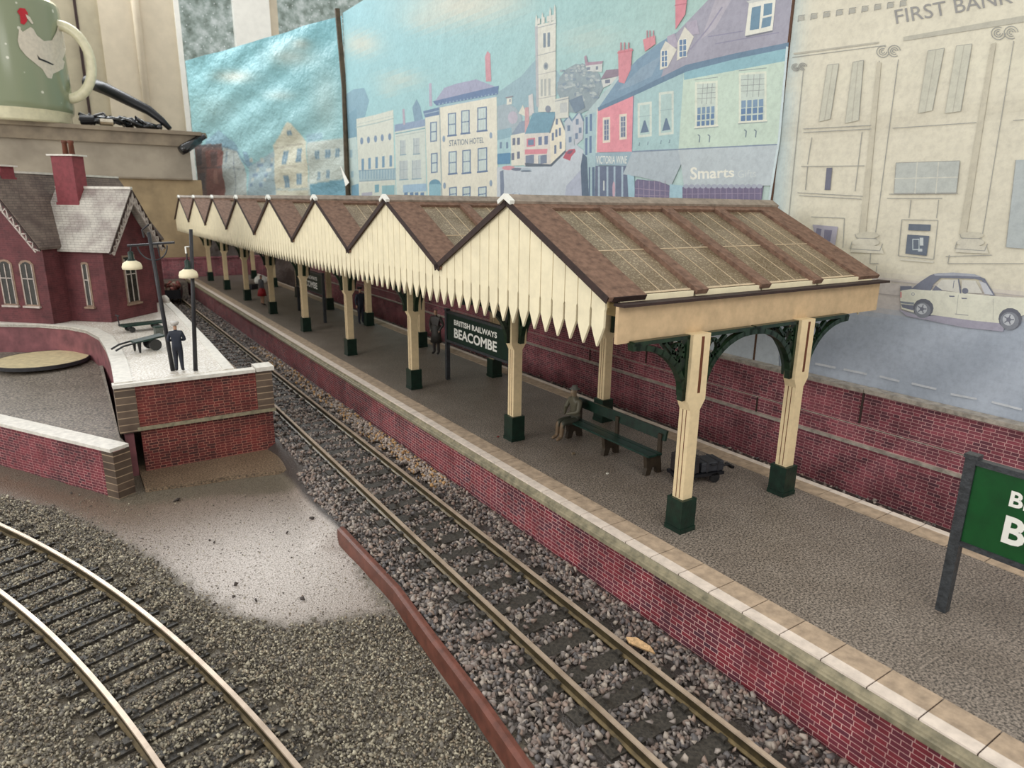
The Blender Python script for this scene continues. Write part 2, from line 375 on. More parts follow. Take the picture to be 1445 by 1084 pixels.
# curved track geometry
CX, CY, RO, RI = -7.832, -1.348, 6.672, 6.452; RM = (RO+RI)/2
def arc(r, t, z=0): return (CX+r*math.cos(t), CY+r*math.sin(t), z)
n = 150000; x = RNG.uniform(-2.35, -.795, n); y = RNG.uniform(-1.15, 2.2, n)
pin = patch_in(x, y); d = np.hypot(x-CX, y-CY); th = np.arctan2(y-CY, x-CX)
keep = (pin < RNG.uniform(-.05, .015, n)) & (np.abs(d-RO) > .014) & (np.abs(d-RI) > .014) & (x < np.interp(y, [-.75, -.367, -.133, .166, .46, .965], [-.905, -.860, -.840, -.826, -.808, -.818])-.018) & ~((pin < -.02) & (y > 1.75) & (x > -1.6))
ph = (th/(.105/RM)) % 1; ons = (ph > .28) & (ph < .72) & (np.abs(d-RM) < .195); keep &= ~(ons & (RNG.uniform(size=n) < .80))
lw = ((x+1.5)*(-.84)-(y-1.86)*(.55)) ; keep &= ~((y > 1.3) & (( (y-1.86)-(x+1.5)*(-1.52)) > -.1))
x, y, ons, d = x[keep], y[keep], ons[keep], d[keep]
r = RNG.uniform(.0040, .0074, len(x)); big = RNG.uniform(size=len(x)) < .04; r[big] *= 1.6
z = ground_z(x, y)+RNG.uniform(-.001, .007, len(x))+np.where(np.abs(d-RM) < .24, .010, 0)+np.where(ons, .014, 0)
GP = [(144, 136, 120), (120, 114, 102), (170, 162, 142), (98, 92, 84), (156, 142, 122), (128, 122, 112), (192, 184, 162), (76, 70, 64)]
tag(rocks('gravel', np.stack([x, y, z], 1), r, mgrav, rockcols(len(x), GP), tpl=TPS), 'fine olive grey gravel spread around the curved track', 'gravel', kind='stuff')
# sparse grains on the bare patch
n = 9000; x = RNG.uniform(-2.2, -.83, n); y = RNG.uniform(.2, 2.0, n); keep = (patch_in(x, y) > RNG.uniform(-.02, .10, n)*(RNG.uniform(size=n) > .25))&((patch_in(x, y) < .09)|(RNG.uniform(size=n) < .35)); x, y = x[keep], y[keep]
tag(rocks('gravel', np.stack([x, y, ground_z(x, y)+.001], 1), RNG.uniform(.0018, .0042, len(x)), mgrav, rockcols(len(x), GP), tpl=TPS), 'loose grains scattered over the bare pale ground', 'gravel', kind='stuff')
# single dark stones one can count
for i, (u, v, r, lab) in enumerate([(249, 707, .017, 'black stone lying under the tall brick end wall'), (333, 825, .014, 'dark stone on the shiny pale patch, largest of its cluster'), (362, 846, .010, 'dark stone on the pale patch closest to the gravel edge'),
        (427, 846, .012, 'dark stone alone on the pale patch toward the red strip'), (303, 766, .009, 'small dark stone in the middle of the pale patch'), (405, 753, .009, 'small dark stone on the pale patch nearest the base slab corner'),
        (440, 736, .013, 'brown stone where pale patch meets the ballast'), (296, 762, .006, 'tiny dark chip beside the small stone in mid patch'), (330, 842, .009, 'dark pebble just below the largest stone of the patch'), (68, 850, .013, 'dark stone between the rails of the curved track')]):
    p = atz(u, v, ZG+.004); p[2] = float(ground_z(p[0], p[1]))+r*.55
    o = rocks('stone', np.array([[0, 0, 0.]]), np.array([r]), mrock, rockcols(1, [(70, 62, 58)])); o.location = p*S
    tag(o, lab, 'stone', 'loose dark stones one can count')

# ================================================================== TRACKS
HEAD = [(-.006, 0), (.006, 0), (.0068, -.004), (.006, -.010), (.003, -.012), (.003, -.027), (.011, -.030), (.011, -.033), (-.011, -.033), (-.011, -.030), (-.003, -.027), (-.003, -.012), (-.006, -.010), (-.0068, -.004)]
HM = [0, 0, 1, 1, 1, 2, 2, 2, 2, 2, 1, 1, 1, 0]
def rail_mesh(path): return MB().sweep(HEAD, path, HM)
def sleeper_mb(half=.165, w=.027):
    b = MB(); b.box(-half, half, -w, w, -.014, 0)
    for sx in (-.11, .11):
        for dx in (-.019, .019): b.box(sx+dx-.0075, sx+dx+.0075, -.011, .011, 0, .010)
    return b
t = tag(empty('railway_track', (LX/2+RX/2, 0, ZB)), 'straight single track on grey ballast running along the island platform', 'track')
ZR = -.166
for sx in (-.11, .11): rail_mesh([(sx, yy, ZR-ZB) for yy in (-1.5, 0, 2, 4, 6, 8.0)]).build('rail', [K['railtop'], K['railside'], K['railfoot']], t)
sb = sleeper_mb().build('sleeper', K['sleeper'], t); ME_SL = sb.data; sb.location = (0, -.98*0, 0)
k0 = 0
for i in range(-9, 66):
    yy = (i+.5)*.122
    o = sb if k0 == 0 else sb.copy()
    if k0: C.objects.link(o); o.parent = t
    k0 += 1; jr = random.Random(i)
    o.location = (jr.uniform(-.004, .004)*S, yy*S, .0075*S); o.rotation_euler = (0, 0, jr.uniform(-.03, .03))
t = tag(empty('railway_track', (CX, CY, ZG)), 'curved track with worn brass coloured rails sweeping through fine gravel', 'track')
for r in (RO, RI): rail_mesh([arc(r, math.radians(a), 0) and (r*math.cos(math.radians(a)), r*math.sin(math.radians(a)), .043) for a in np.arange(1, 36, .5)]).build('rail', [K['railtop'], K['railside'], K['railfoot']], t)
for i, th in enumerate(np.arange(math.radians(4.4), math.radians(34), .105/RM)):
    o = link('sleeper', ME_SL, t); rr = random.Random(i).uniform(-.006, .006)+RM
    o.location = (rr*math.cos(th)*S, rr*math.sin(th)*S, .010*S); o.rotation_euler = (0, 0, th)
# red strip
b = MB(); pts = [(-.818, .965), (-.808, .46), (-.826, .166), (-.840, -.133), (-.860, -.367), (-.905, -.75)]
b.sweep([(-.016, -.012), (-.013, .004), (-.001, .005), (.001, .002), (.012, .0), (.014, -.06), (-.016, -.06)], [(px_, py_, ZB+.006) for px_, py_ in pts])
tag(b.build('edging_strip', K['redstrip']), 'long red brown plastic strip laid between the ballast and the fine gravel', 'strip')
# wood chip by the rail
b = MB(); b.prism([(-.04, .015), (-.01, .024), (.03, .008), (.045, -.012), (.005, -.008), (-.03, -.002)], lambda a, c: (a, c, 0), lambda a, c: (a, c, .005))
o = b.build('wood_chip', mat('chip_wood', (226, 188, 140), .6, .3, 25), None, (atz(902, 913, -.185)[0], atz(902, 913, -.185)[1], -.183), -.9); o.rotation_euler = (.25, .2, -.75)
tag(o, 'splintered pale wood chip leaning on the rail next to the platform wall', 'wood chip')

# ================================================================== ISLAND PLATFORM
XN, XF, Y0, Y1 = -.222, .722, -1.7, 8.55
p = tag(empty('station_platform', (0, 0, 0)), 'long island platform with brick sides and grey tarmac under the canopy', 'platform')
MB().box(XN+.1, XF-.1, Y0, Y1, -.2, -.0005).build('tarmac_surface', K['tarmac'], p)
MB().box(XN-.006, XF+.006, Y0+.02, Y1, -.24, -.034).build('brick_wall', K['brick'], p)
for near in (1, 0):
    b = MB(); j = MB()
    xo, xi = (XN, XN+.107) if near else (XF, XF-.107); w = .036 if near else -.03
    yy = Y0+.06
    while yy < Y1:
        y2 = yy+.111-.003
        b.box(min(xo, xo+w), max(xo, xo+w), yy, y2, -.004, .0012, 1); b.box(min(xo+w, xi), max(xo+w, xi), yy, y2, -.014, .001, 0); yy += .111
    b.build('edging_slabs' if 0 else 'edge_paving', [K['pave'], K['paveline']], p)
    MB().box(min(xo, xi)+.001, max(xo, xi)-.001, Y0+.03, Y1, -.02, -.0012).build('joint_bed', K['joint'], p)
    s_ = -1 if near else 1
    b = MB(); path = [(0, yv, 0) for yv in np.arange(Y0, Y1+.01, .15)]; jr = random.Random(3)
    pr = [(xo-s_*.05, -.0045), (xo+s_*.001, -.0045), (xo+s_*.004, -.014), (xo+s_*.012, -.016), (xo+s_*.013, -.021), (xo+s_*.018, -.023), (xo+s_*.018, -.036), (xo-s_*.05, -.036)]
    b.sweep(pr, [(jr.uniform(-.0012, .0012), a[1], jr.uniform(-.0008, .0008)) for a in path])
    b.build('coping_lip', K['lip'], p)

# ================================================================== CANOPY
XG, XE, YO, ZV, ZRD, ZT = -.318, 1.04, .055, .768, 1.018, .6255
cn = tag(empty('platform_canopy', (0, 0, 0)), 'cream and brown ridged platform canopy with a pointed board valance', 'canopy')
def board_poly(l, w, topf, ztip, g=.0017, sl=.0045):
    m_ = l+w/2; r = l+w
    return [(l+g, topf(l+g)), (l+g, ztip+.112), (l+sl, ztip+.105), (l+sl*1.1, ztip+.058), (l+w*.24, ztip+.034), (m_, ztip), (r-w*.24, ztip+.034), (r-sl*1.1, ztip+.058), (r-sl, ztip+.105), (r-g, ztip+.112), (r-g, topf(r-g))]+([(m_, topf(m_))] if abs(topf(l)-topf(r)) < 1e-6 else [])
def valance(xa, xb, xback):
    b = MB(); topf = lambda yy: ZV+(ZRD-ZV)*(1-abs(yy-.5)/.5)
    for k in range(16):
        b.px(board_poly(k/16, 1/16, topf, ZT+random.uniform(-.002, .002)), xa, xb, 0)
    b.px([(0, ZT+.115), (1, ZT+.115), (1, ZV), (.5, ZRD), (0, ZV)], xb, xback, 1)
    return b
vn = None; vf = None
def roof_slope(sgn):
    """one glazed slope, ridge at y=.5; sgn -1 falls toward the near end"""
    dy, dz = .5*sgn, -(ZRD-ZV); L = math.hypot(dy, dz); nrm = (0, -dz/L*sgn, abs(dy)/L)
    def F(x, s, h): return (x, .5+dy*s+nrm[1]*h, ZRD+dz*s+nrm[2]*h)
    def slab(b, x0, x1, s0, s1, h0, h1, mi=0):
        vs = [F(x, s, h) for h in (h0, h1) for s in (s0, s1) for x in (x0, x1)]
        b.add(vs, [(0, 2, 3, 1), (4, 5, 7, 6), (0, 1, 5, 4), (1, 3, 7, 5), (3, 2, 6, 7), (2, 0, 4, 6)], mi)
    fr = MB(); e = 1.035
    slab(fr, XG-.02, XG+.125, -.0, e, .002, .016); slab(fr, .905, XE, 0, e, .002, .016); slab(fr, XG+.125, .905, 0, .10, .002, .016)
    for xr in (.065, .372, .665): slab(fr, xr-.05, xr, .09, e+.005, .004, .020)
    slab(fr, XG-.022, XG-.018, -.01, e, -.004, .0165, 1)
    slab(fr, XG+.0, XG+.125, e-.0, e+.004, .0, .0165, 1)
    gl = MB(); slab(gl, XG+.12, .91, .09, 1.0, .001, .005)
    gb = MB()
    for a, c in ((XG+.125, .015), (.065, .322), (.372, .615), (.665, .905)):
        for k in (1, 2): xm = a+(c-a)*k/3+.012; slab(gb, xm-.0012, xm+.0012, .09, 1.0, .005, .0066)
        slab(gb, a, c, .565, .572, .005, .0066); slab(gb, a, c, .985, 1.0, -.008, .0066); 
    return fr, gl, gb
mg, nt, bs = base('dusty_glazing')
bs.inputs['Base Color'].default_value = lin((150, 134, 108)); bs.inputs['Roughness'].default_value = .38
nt.links.new(ramp(nt, noise(nt, 30, 3), [(.5, (134, 118, 96)), (.74, (214, 200, 170))]), bs.inputs['Base Color'])
tr = N(nt, 'ShaderNodeBsdfTransparent'); tr.inputs[0].default_value = (.9, .86, .78, 1); mx = N(nt, 'ShaderNodeMixShader')
nt.links.new(ramp(nt, noise(nt, .8, 4), [(.35, (.38, .38, .38)), (.65, (.85, .85, .85))]), mx.inputs[0])
out = nt.nodes['Material Output']; nt.links.new(tr.outputs[0], mx.inputs[1]); nt.links.new(bs.outputs[0], mx.inputs[2]); nt.links.new(mx.outputs[0], out.inputs[0])
protos = {}
for n_ in range(8):
    y = YO+n_
    if n_ == 0:
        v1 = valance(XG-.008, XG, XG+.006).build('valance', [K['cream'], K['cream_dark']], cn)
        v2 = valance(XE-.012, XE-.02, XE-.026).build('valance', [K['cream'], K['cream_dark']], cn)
        protos['v'] = [v1, v2]
        ob = []
        for sg in (-1, 1):
            fr, gl, gb = roof_slope(sg)
            o = fr.build('roof_slope', [K['roof'], K['roofedge']], cn); gl.build('glazing', mg, o); gb.build('glazing_bars', K['glazebar'], o); ob.append(o)
        rc = MB(); cap = [(.5-.032, ZRD-.003), (.5-.036, ZRD+.009), (.5, ZRD+.031), (.5+.036, ZRD+.009), (.5+.032, ZRD-.003), (.5, ZRD+.014)]
        rc.px(cap, XG-.026, XE+.01, 0); rc.px([(a*1.0+(a-.5)*.12, b_+.002) for a, b_ in cap], XG-.030, XG-.012, 1)
        ob.append(rc.build('ridge_cap', [K['ridge'], K['white']], cn))
        gt = MB(); gt.box(XG+.01, XE-.03, -.012, .012, ZV-.012, ZV-.004); ob.append(gt.build('valley_gutter', K['roofedge'], cn))
        protos['r'] = ob
        for o in protos['v']+ob: o.location = (0, y*S, -.012*S if o is v2 else 0)
    else:
        for o in protos['v']+protos['r']:
            c = copy_tree(o, cn); c.location = (0, y*S, o.location.z)
# end beams
for ye, s_ in ((YO-.03, -1), (YO+8.0, 1)):
    b = MB(); b.box(XG+.004, 1.018, min(ye, ye+s_*.012), max(ye, ye+s_*.012), .642, .748)
    b.build('end_beam', K['tan_card'], cn)
    b = MB(); b.box(XG+.004, 1.045, min(ye+.01, ye+s_*.034), max(ye+.01, ye+s_*.034), .748, .756); b.build('beam_capping', K['roofedge'], cn)
b = MB()
for k, (x0, x1) in enumerate(((XG+.03, .01), (.02, .33), (.34, .64), (.65, 1.0))): b.box(x0, x1, YO-.018, YO-.010, .752, .772)
b.build('eaves_board', K['cream'], cn)

# underside cross beams + columns
def band(b, pts, w, f0, f1, mi=None):
    for (a, c), (d, e) in zip(pts, pts[1:]):
        L = math.hypot(d-a, e-c) or 1; nx_, nz_ = -(e-c)/L*w/2, (d-a)/L*w/2; ex, ez = (d-a)/L*w*.2, (e-c)/L*w*.2
        b.prism([(a-ex+nx_, c-ez+nz_), (d+ex+nx_, e+ez+nz_), (d+ex-nx_, e+ez-nz_), (a-ex-nx_, c-ez-nz_)], f0, f1, mi)
def bracket(b, dirx, diry):
    """ornate quarter bracket, springing at z=.44 and reaching out along (dirx, diry) at z=.645"""
    t_ = .011; L, H, z0 = .222, .195, .447
    sx, sy = (-diry, dirx)
    def mk(h): return lambda a, c: ((.038+a)*dirx+h*sx, (.038+a)*diry+h*sy, z0+c)
    f0, f1 = mk(-t_), mk(t_)
    band(b, [(0, H), (L, H)], .012, f0, f1); band(b, [(.004, 0), (.004, H)], .012, f0, f1)
    arcp = [(.004+(L-.012)*(1-math.cos(w)), .0+(H-.012)*math.sin(w)) for w in np.linspace(0, math.pi/2, 10)]
    band(b, arcp, .017, f0, f1)
    g0, g1 = mk(-t_*.6), mk(t_*.6)
    c0 = (.04, H-.045); band(b, [(c0[0]+.024*math.cos(w), c0[1]+.026*math.sin(w)) for w in np.linspace(0, 2*math.pi, 11)], .011, g0, g1)
    band(b, [(.03, .10), (.034, H-.07)], .010, g0, g1); band(b, [(.064, H-.04), (.095, H-.012)], .010, g0, g1); band(b, [(.012, .06), (.05, .12), (.052, H-.065)], .010, g0, g1)
    b.prism([(L-.02, H-.02), (L+.006, H-.02), (L+.01, H+.002), (L-.02, H+.002)], f0, f1)
CXS, CYS = .052, .060
def column_mb():
    b = MB(); hx, hy = .0215, .022
    b.box(-hx, hx, -hy, hy, .10, .42)
    for dy in (-.012, .012):
        b.box(-hx-.0008, -hx, dy*.6-.0012, dy*.6+.0012, .115, .41, 1)
    b.prism([(-hx, .41), (hx, .41), (.041, .44), (.041, .65), (-.036, .65), (-.036, .44)], lambda a, c: (a, -hy*1.02, c), lambda a, c: (a, hy*1.02, c))
    b.box(.002, .013, -hy*1.02-.0012, -hy, .465, .642, 1); b.box(-.0368, -.036, -.004, .004, .47, .62, 1)
    return b
BR = {}
def column(x, y, first):
    o = link('column', COLME, cn, (x+(.014 if i == 1 and x < .2 else 0), y, 0))
    def part(key, fn, nm, m_):
        if key not in BR:
            b = MB(); fn(b); BR[key] = b.build(nm, m_, o).data; return
        link(nm, BR[key], o)
    part('base', lambda b: (b.box(-.033, .033, -.033, .033, 0, .112), b.box(-.035, .035, -.035, .035, 0, .016)), 'column_base', K['green'])
    part('l', lambda b: bracket(b, -1, 0), 'bracket', K['bracket']); part('r', lambda b: bracket(b, 1, 0), 'bracket', K['bracket'])
    part('b', lambda b: bracket(b, 0, 1), 'bracket', K['bracket'])
    if not first: part('f', lambda b: bracket(b, 0, -1), 'bracket', K['bracket'])
K['slot'] = mat('brown_slot', (110, 62, 38), .7, .2, 8)
K['colcream'] = mat('column_cream', (232, 210, 168), .65, .08, 5, bmp=.1, bscale=16)
tmp = column_mb().build('column', [K['colcream'], K['slot']], cn); COLME = tmp.data; bpy.data.objects.remove(tmp)
NC, FC = -.006, .528
for i in range(9):
    for xc in (NC, FC): column(xc, i*1.0, i == 0)
    if i > 0:
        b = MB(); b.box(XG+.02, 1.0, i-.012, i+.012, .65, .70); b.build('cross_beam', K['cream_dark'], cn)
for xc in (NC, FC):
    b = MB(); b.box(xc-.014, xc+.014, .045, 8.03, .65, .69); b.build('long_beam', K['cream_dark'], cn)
# ================================================================== BACK WALL AND PAINTED BACKDROP
XW = 1.185
w = tag(empty('retaining_wall', (XW, 0, 0)), 'tall red brick retaining wall with a grey ledge, running behind the island platform', 'wall')
MB().box(-.0, .06, -1.7, 7.9, -.21, .028).build('brick_wall', K['brickw'], w)
MB().box(-.008, .02, -1.7, 7.9, .028, .040).build('ledge', K['coping'], w)
b = MB(); b.box(.012, .06, -1.7, 7.9, .04, .115); b.box(.016, .06, -1.7, 7.9, .115, .262); b.build('brick_wall', K['brickw'], w)
b = MB(); b.box(.0115, .02, -1.7, 7.9, .113, .1165); b.build('string_course', K['coping'], w)
b = MB()
for yy in (.105, 1.4, 2.7, 4.2): b.box(.008, .016, yy-.003, yy+.003, .125, .26)
for yy in (.62, 1.9): b.box(.006, .012, yy-.003, yy+.003, .04, .112)
b.build('panel_joint', K['joint'], w)
b = MB(); yy = -1.7; jr = random.Random(5)
while yy < 7.8:
    b.box(.004+jr.uniform(-.003, .003), .066, yy, min(yy+.60, 7.9), .262, .277+jr.uniform(0, .003)); yy += .602
b.build('coping', K['coping'], w)

XB = 1.252
def sky(x, y):
    """painted sky colours of the middle sheet by place in the picture"""
    t = np.clip(y/290, 0, 1)[:, None]; u = np.clip((x-480)/620, 0, 1)[:, None]
    a = np.array([148, 200, 210.]); b_ = np.array([180, 216, 218.]); c = np.array([176, 200, 190.]); d = np.array([192, 212, 208.])
    col = (a*(1-u)+c*u)*(1-t)+(b_*(1-u)+d*u)*t
    for gx, gy, sx, sy, k in ((650, 8, 70, 26, .9), (705, 0, 40, 14, .5), (510, 62, 26, 16, .8), (565, 112, 30, 9, .6), (600, 30, 30, 12, .5), (830, 55, 45, 14, .35), (548, 128, 14, 5, .5)):
        g = k*np.exp(-((x-gx)/sx)**2-((y-gy)/sy)**2)[:, None]; col = col*(1-g)+np.array([214, 212, 196.])*g
    return col
def bankcol(x, y):
    col = np.tile(np.array([220, 215, 196.]), (len(x), 1)); n = len(x)
    g = np.exp(-((x-1440)/90)**2-((y-60)/60)**2)[:, None]*.25; col = col*(1-g)+np.array([226, 222, 200.])*g
    e = np.exp(-((x-(1112-.07*y))/22)**2)[:, None]*.7; col = col*(1-e)+np.array([172, 196, 205.])*e
    s_ = np.exp(-((y-(190-.12*(x-1100)))/14)**2)[:, None]*.18; col = col*(1-s_)+np.array([165, 158, 140.])*s_  # crease shading painted into the sheet colour
    s_ = np.exp(-((y-(120-.1*(x-1100)))/12)**2)[:, None]*.35; col = col*(1-s_)+np.array([224, 221, 200.])*s_  # crease highlight, painted in the same way
    road = smooth(-6, 10, y-(438+.03*(x-1240)))[:, None]; rc = np.array([180, 190, 204.])+8*np.sin(x/37+y/21)[:, None]
    pv = (smooth(-12, 10, y-(392+.12*(x-1235))))[:, None]; col = col*(1-pv)+np.array([200, 194, 190.])*pv
    return col*(1-road)+rc*road
def grid_sheet(fcol, P00, ey, ny_, nz_, zt0, zt1, zb, spacing=None):
    """vertical sheet: P00 + t*ey, bottom zb, top from zt0 to zt1"""
    pass
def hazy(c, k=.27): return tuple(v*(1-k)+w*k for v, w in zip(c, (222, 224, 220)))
class Mural:
    def __init__(s, n, P0): s.n = np.array(n, float); s.P0 = P0; s.mb = MB(); s.k = 0; s.raw = []; s.nn = s.n/np.linalg.norm(s.n)
    def P(s, u, v, off=None):
        return onplane(u, v, s.n, s.P0)+s.nn*(.0006+.000008*s.k if off is None else off)
    def poly(s, c, pts):
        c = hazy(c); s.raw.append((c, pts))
        s.k += 1; s.mb.add([s.P(*p) for p in pts], [tuple(range(len(pts)))], col=c)
    def rect(s, c, cx, cy, w, h, sk=-.12):
        d = w/2*sk; s.poly(c, [(cx-w/2, cy-h/2-d), (cx+w/2, cy-h/2+d), (cx+w/2, cy+h/2+d), (cx-w/2, cy+h/2-d)])
    def line(s, c, w, *pts):
        for (a, b_), (d, e) in zip(pts, pts[1:]):
            L = math.hypot(d-a, e-b_) or 1; nx_, ny_ = -(e-b_)/L*w/2, (d-a)/L*w/2
            s.poly(c, [(a+nx_, b_+ny_), (d+nx_, e+ny_), (d-nx_, e-ny_), (a-nx_, b_-ny_)])
    def disc(s, c, cx, cy, rx, ry, n=14): s.poly(c, [(cx+rx*math.cos(2*math.pi*i/n), cy+ry*math.sin(2*math.pi*i/n)) for i in range(n)])
    def win(s, cx, cy, w, h, fr=(67, 98, 142), pane=(196, 214, 212), sk=-.12, nx_=1, nz_=2, t=1.5):
        s.rect(fr, cx, cy, w, h, sk); pw, ph = (w-t*(nx_+1))/nx_, (h-t*(nz_+1))/nz_
        for i in range(nx_):
            for j in range(nz_):
                x = cx-w/2+t+pw/2+i*(pw+t); y = cy-h/2+t+ph/2+j*(ph+t)+(x-cx)*sk; s.rect(pane, x, y, pw, ph, sk)
    def text(s, c, st, q, bold=.0):
        """letters stretched into the four-cornered field q: top left, top right, bottom right, bottom left"""
        c = hazy(c); vs, fs = text_mesh(st, bold=bold); s.k += 1; A, B, D, E_ = [np.array(p, float) for p in q]
        s.mb.add([s.P(*((A*(1-x)+B*x)*y+(E_*(1-x)+D*x)*(1-y))) for x, y in vs], fs, col=c)
def sheet(fcol, ynodes, top, zb, n, P0, mural, nz_=40):
    """painted paper: vertices along the sheet with a top edge height per vertex; painted shapes lie on it"""
    V = []; F = []; 
    for (a, b_), zt in zip(ynodes, top):
        for j in range(nz_+1): V.append((a, b_, zb+(zt-zb)*j/nz_))
    V = np.array(V); px = topx(V); col = fcol(px[:, 0], px[:, 1])
    nn = nz_+1
    mb = MB()
    vs = [tuple(v) for v in V]; mb.v = vs
    for i in range(len(ynodes)-1):
        for j in range(nz_):
            f = (i*nn+j, (i+1)*nn+j, (i+1)*nn+j+1, i*nn+j+1); mb.f.append(f); mb.m.append(0); mb.c.append(tuple(np.clip(col[list(f)].mean(0), 0, 255)))
    b0 = len(mb.v); mb.v += mural.mb.v; mb.f += [tuple(i+b0 for i in f) for f in mural.mb.f]; mb.m += mural.mb.m; mb.c += mural.mb.c
    return mb
mpaint = vcol('painted_backdrop', .62, .12, 1.1, bmp=.2, bscale=.9, bdist=.22, spec=.3)
grain = N(mpaint.node_tree, 'ShaderNodeMix', data_type='RGBA', blend_type='MULTIPLY'); grain.inputs[0].default_value = 1
_bs = mpaint.node_tree.nodes['Principled BSDF']; _l = _bs.inputs['Base Color'].links[0]; mpaint.node_tree.links.new(_l.from_socket, grain.inputs[6]); mpaint.node_tree.links.new(ramp(mpaint.node_tree, noise(mpaint.node_tree, 7, 6, rough=.75), [(.34, (.87, .87, .88)), (.56, (1, 1, 1))]), grain.inputs[7]); mpaint.node_tree.links.new(grain.outputs[2], _bs.inputs['Base Color'])
mcrumple = vcol('creased_backdrop', .5, .10, 1.2, bmp=.6, bscale=.5, bdist=.7, spec=.4)
edge_c = (1, 0, 0)

# --- middle sheet: harbour street with hotel, church tower and shops
A = Mural((-1, 0, 0), (XB, 0, 0))
W1, W2, TR = (214, 220, 206), (206, 218, 208), (80, 112, 155)
A.poly((132, 170, 184), [(700, 132), (735, 108), (758, 82), (770, 78), (800, 120), (760, 160), (702, 160)])
A.poly((112, 160, 184), [(484, 150), (490, 132), (499, 126), (514, 124), (521, 142), (515, 165), (504, 170), (504, 196), (488, 200)])
A.poly((96, 146, 172), [(488, 165), (503, 152), (505, 196), (488, 205)])
A.poly((186, 212, 210), [(486, 197), (503, 193), (507, 280), (492, 280)])
A.poly((92, 150, 182), [(496, 262), (507, 259), (508, 280), (496, 280)]); A.rect((140, 180, 196), 495.5, 217, 4, 11); A.rect((140, 180, 196), 497, 246, 4, 9)
A.poly(W1, [(503, 168), (530, 162), (555, 155), (557, 280), (507, 280)]); A.line((160, 186, 184), 1.4, (502, 180), (530, 174), (556, 167)); A.line((176, 196, 190), .8, (502, 176), (556, 163))
for i, x in enumerate((510.5, 520, 530, 539.5, 550)):
    A.disc((98, 128, 164), x, 199-1.5*i, 2.2, 5); A.rect((88, 134, 170), x+1.5, 232-1.2*i, 3.6, 16)
A.poly((150, 182, 192), [(506, 241), (559, 238), (560, 253), (507, 256)])
for x in range(508, 560, 4): A.rect((98, 140, 172), x, 246, .9, 13)
A.line((90, 130, 160), 1, (506, 241), (559, 238)); A.line((120, 150, 168), 1.3, (507, 256), (560, 253))
A.rect((206, 214, 200), 533, 268, 50, 22); A.rect((88, 148, 170), 532, 266, 6, 11); A.poly((118, 172, 184), [(539, 262), (557, 261), (557, 275), (539, 275)]); A.rect((158, 160, 178), 518, 274, 15, 5)
A.poly((120, 146, 182), [(557, 176), (575, 173), (600, 168), (600, 180), (557, 186)]); A.poly(W2, [(557, 186), (600, 178), (602, 280), (560, 280)]); A.line((88, 150, 168), 1.3, (558, 189), (600, 181)); A.line((170, 190, 186), 1, (558, 193), (600, 185))
A.poly((104, 144, 172), [(582, 152), (588, 140), (593, 150), (597, 168), (585, 172)])
for x, y, ww, h in ((569, 208, 7, 20), (588, 206, 8, 22), (570, 240, 11, 26), (588, 239, 12, 26)):
    A.rect((180, 194, 196), x, y, ww, h); A.line((120, 144, 162), .8, (x-ww/2, y-h/2), (x-ww/2, y+h/2)); A.line((150, 168, 176), .6, (x, y-h/2), (x, y+h/2), (x, y-h/2)); A.line((140, 160, 172), .7, (x-ww/2, y), (x+ww/2, y-1)); A.line((110, 150, 172), 1.4, (x-ww/2-1, y+h/2+1), (x+ww/2+1, y+h/2))
A.poly((142, 180, 210), [(569, 261), (602, 259), (602, 270), (569, 272)])
for x in (573, 581, 588, 596): A.rect((72, 110, 154), x, 275, 5, 7)
A.poly((170, 162, 188), [(605.5, 118), (609, 117), (610, 150), (606, 150)]); A.poly((172, 158, 180), [(568, 154), (571, 154), (572, 176), (569, 176)])
A.poly((198, 128, 142), [(684.5, 80), (688, 72), (692, 76), (693.5, 115), (686, 115)])
A.poly((222, 224, 208), [(600, 164), (620, 160), (623, 280), (604, 280)]); A.poly(TR, [(597, 157), (621, 151), (621, 162), (600, 166)]); A.line((150, 178, 200), 1.2, (599, 161), (621, 156))
A.win(612, 186, 9.5, 28); A.win(613, 230, 9.5, 28); A.disc((78, 136, 166), 614, 261, 8.6, 8); A.rect((120, 176, 196), 614, 270, 16.5, 20, 0)
A.poly((230, 226, 206), [(620, 152), (701, 136), (703, 280), (624, 280)]); A.line((150, 166, 170), 1.2, (620.5, 152), (624, 280))
A.poly((148, 152, 186), [(612, 146), (627, 124), (645, 118), (672, 112), (704, 124), (702, 130), (616, 147)])
A.poly((70, 102, 152), [(611, 143), (704, 121), (703, 133), (616, 149)]); A.line((150, 186, 204), 2, (618, 151), (702, 135.5))
for x in range(620, 702, 5): A.rect((128, 160, 188), x, 148-(x-616)*.18, 2, 3)
for x, y, ww, h in ((638, 175.5, 11.5, 32), (657, 172, 12, 33), (680.5, 168, 13.5, 34), (639, 229.5, 11.5, 32), (658.5, 228, 12, 33), (681, 225.5, 13.5, 34), (639.5, 274, 11, 20), (658.5, 274, 11.5, 21), (681, 274, 12, 21)):
    A.win(x, y, ww, h); A.line((62, 92, 138), 2.2, (x-ww/2-1, y+h/2+.6), (x+ww/2+1, y+h/2-.8))
    A.line((176, 190, 186), .5, (x-ww/6, y-h/2+2), (x-ww/6, y+h/2-2)); A.line((176, 190, 186), .5, (x+ww/6, y-h/2+2), (x+ww/6, y+h/2-2))
for x, y in ((626.5, 196), (693, 191), (627.5, 262), (693, 258.5)): A.disc((120, 146, 174), x, y, 2, 4.6)
A.text((92, 112, 132), 'STATION HOTEL', [(634, 198), (683, 193.5), (683, 201.5), (634, 206.5)], bold=.01)
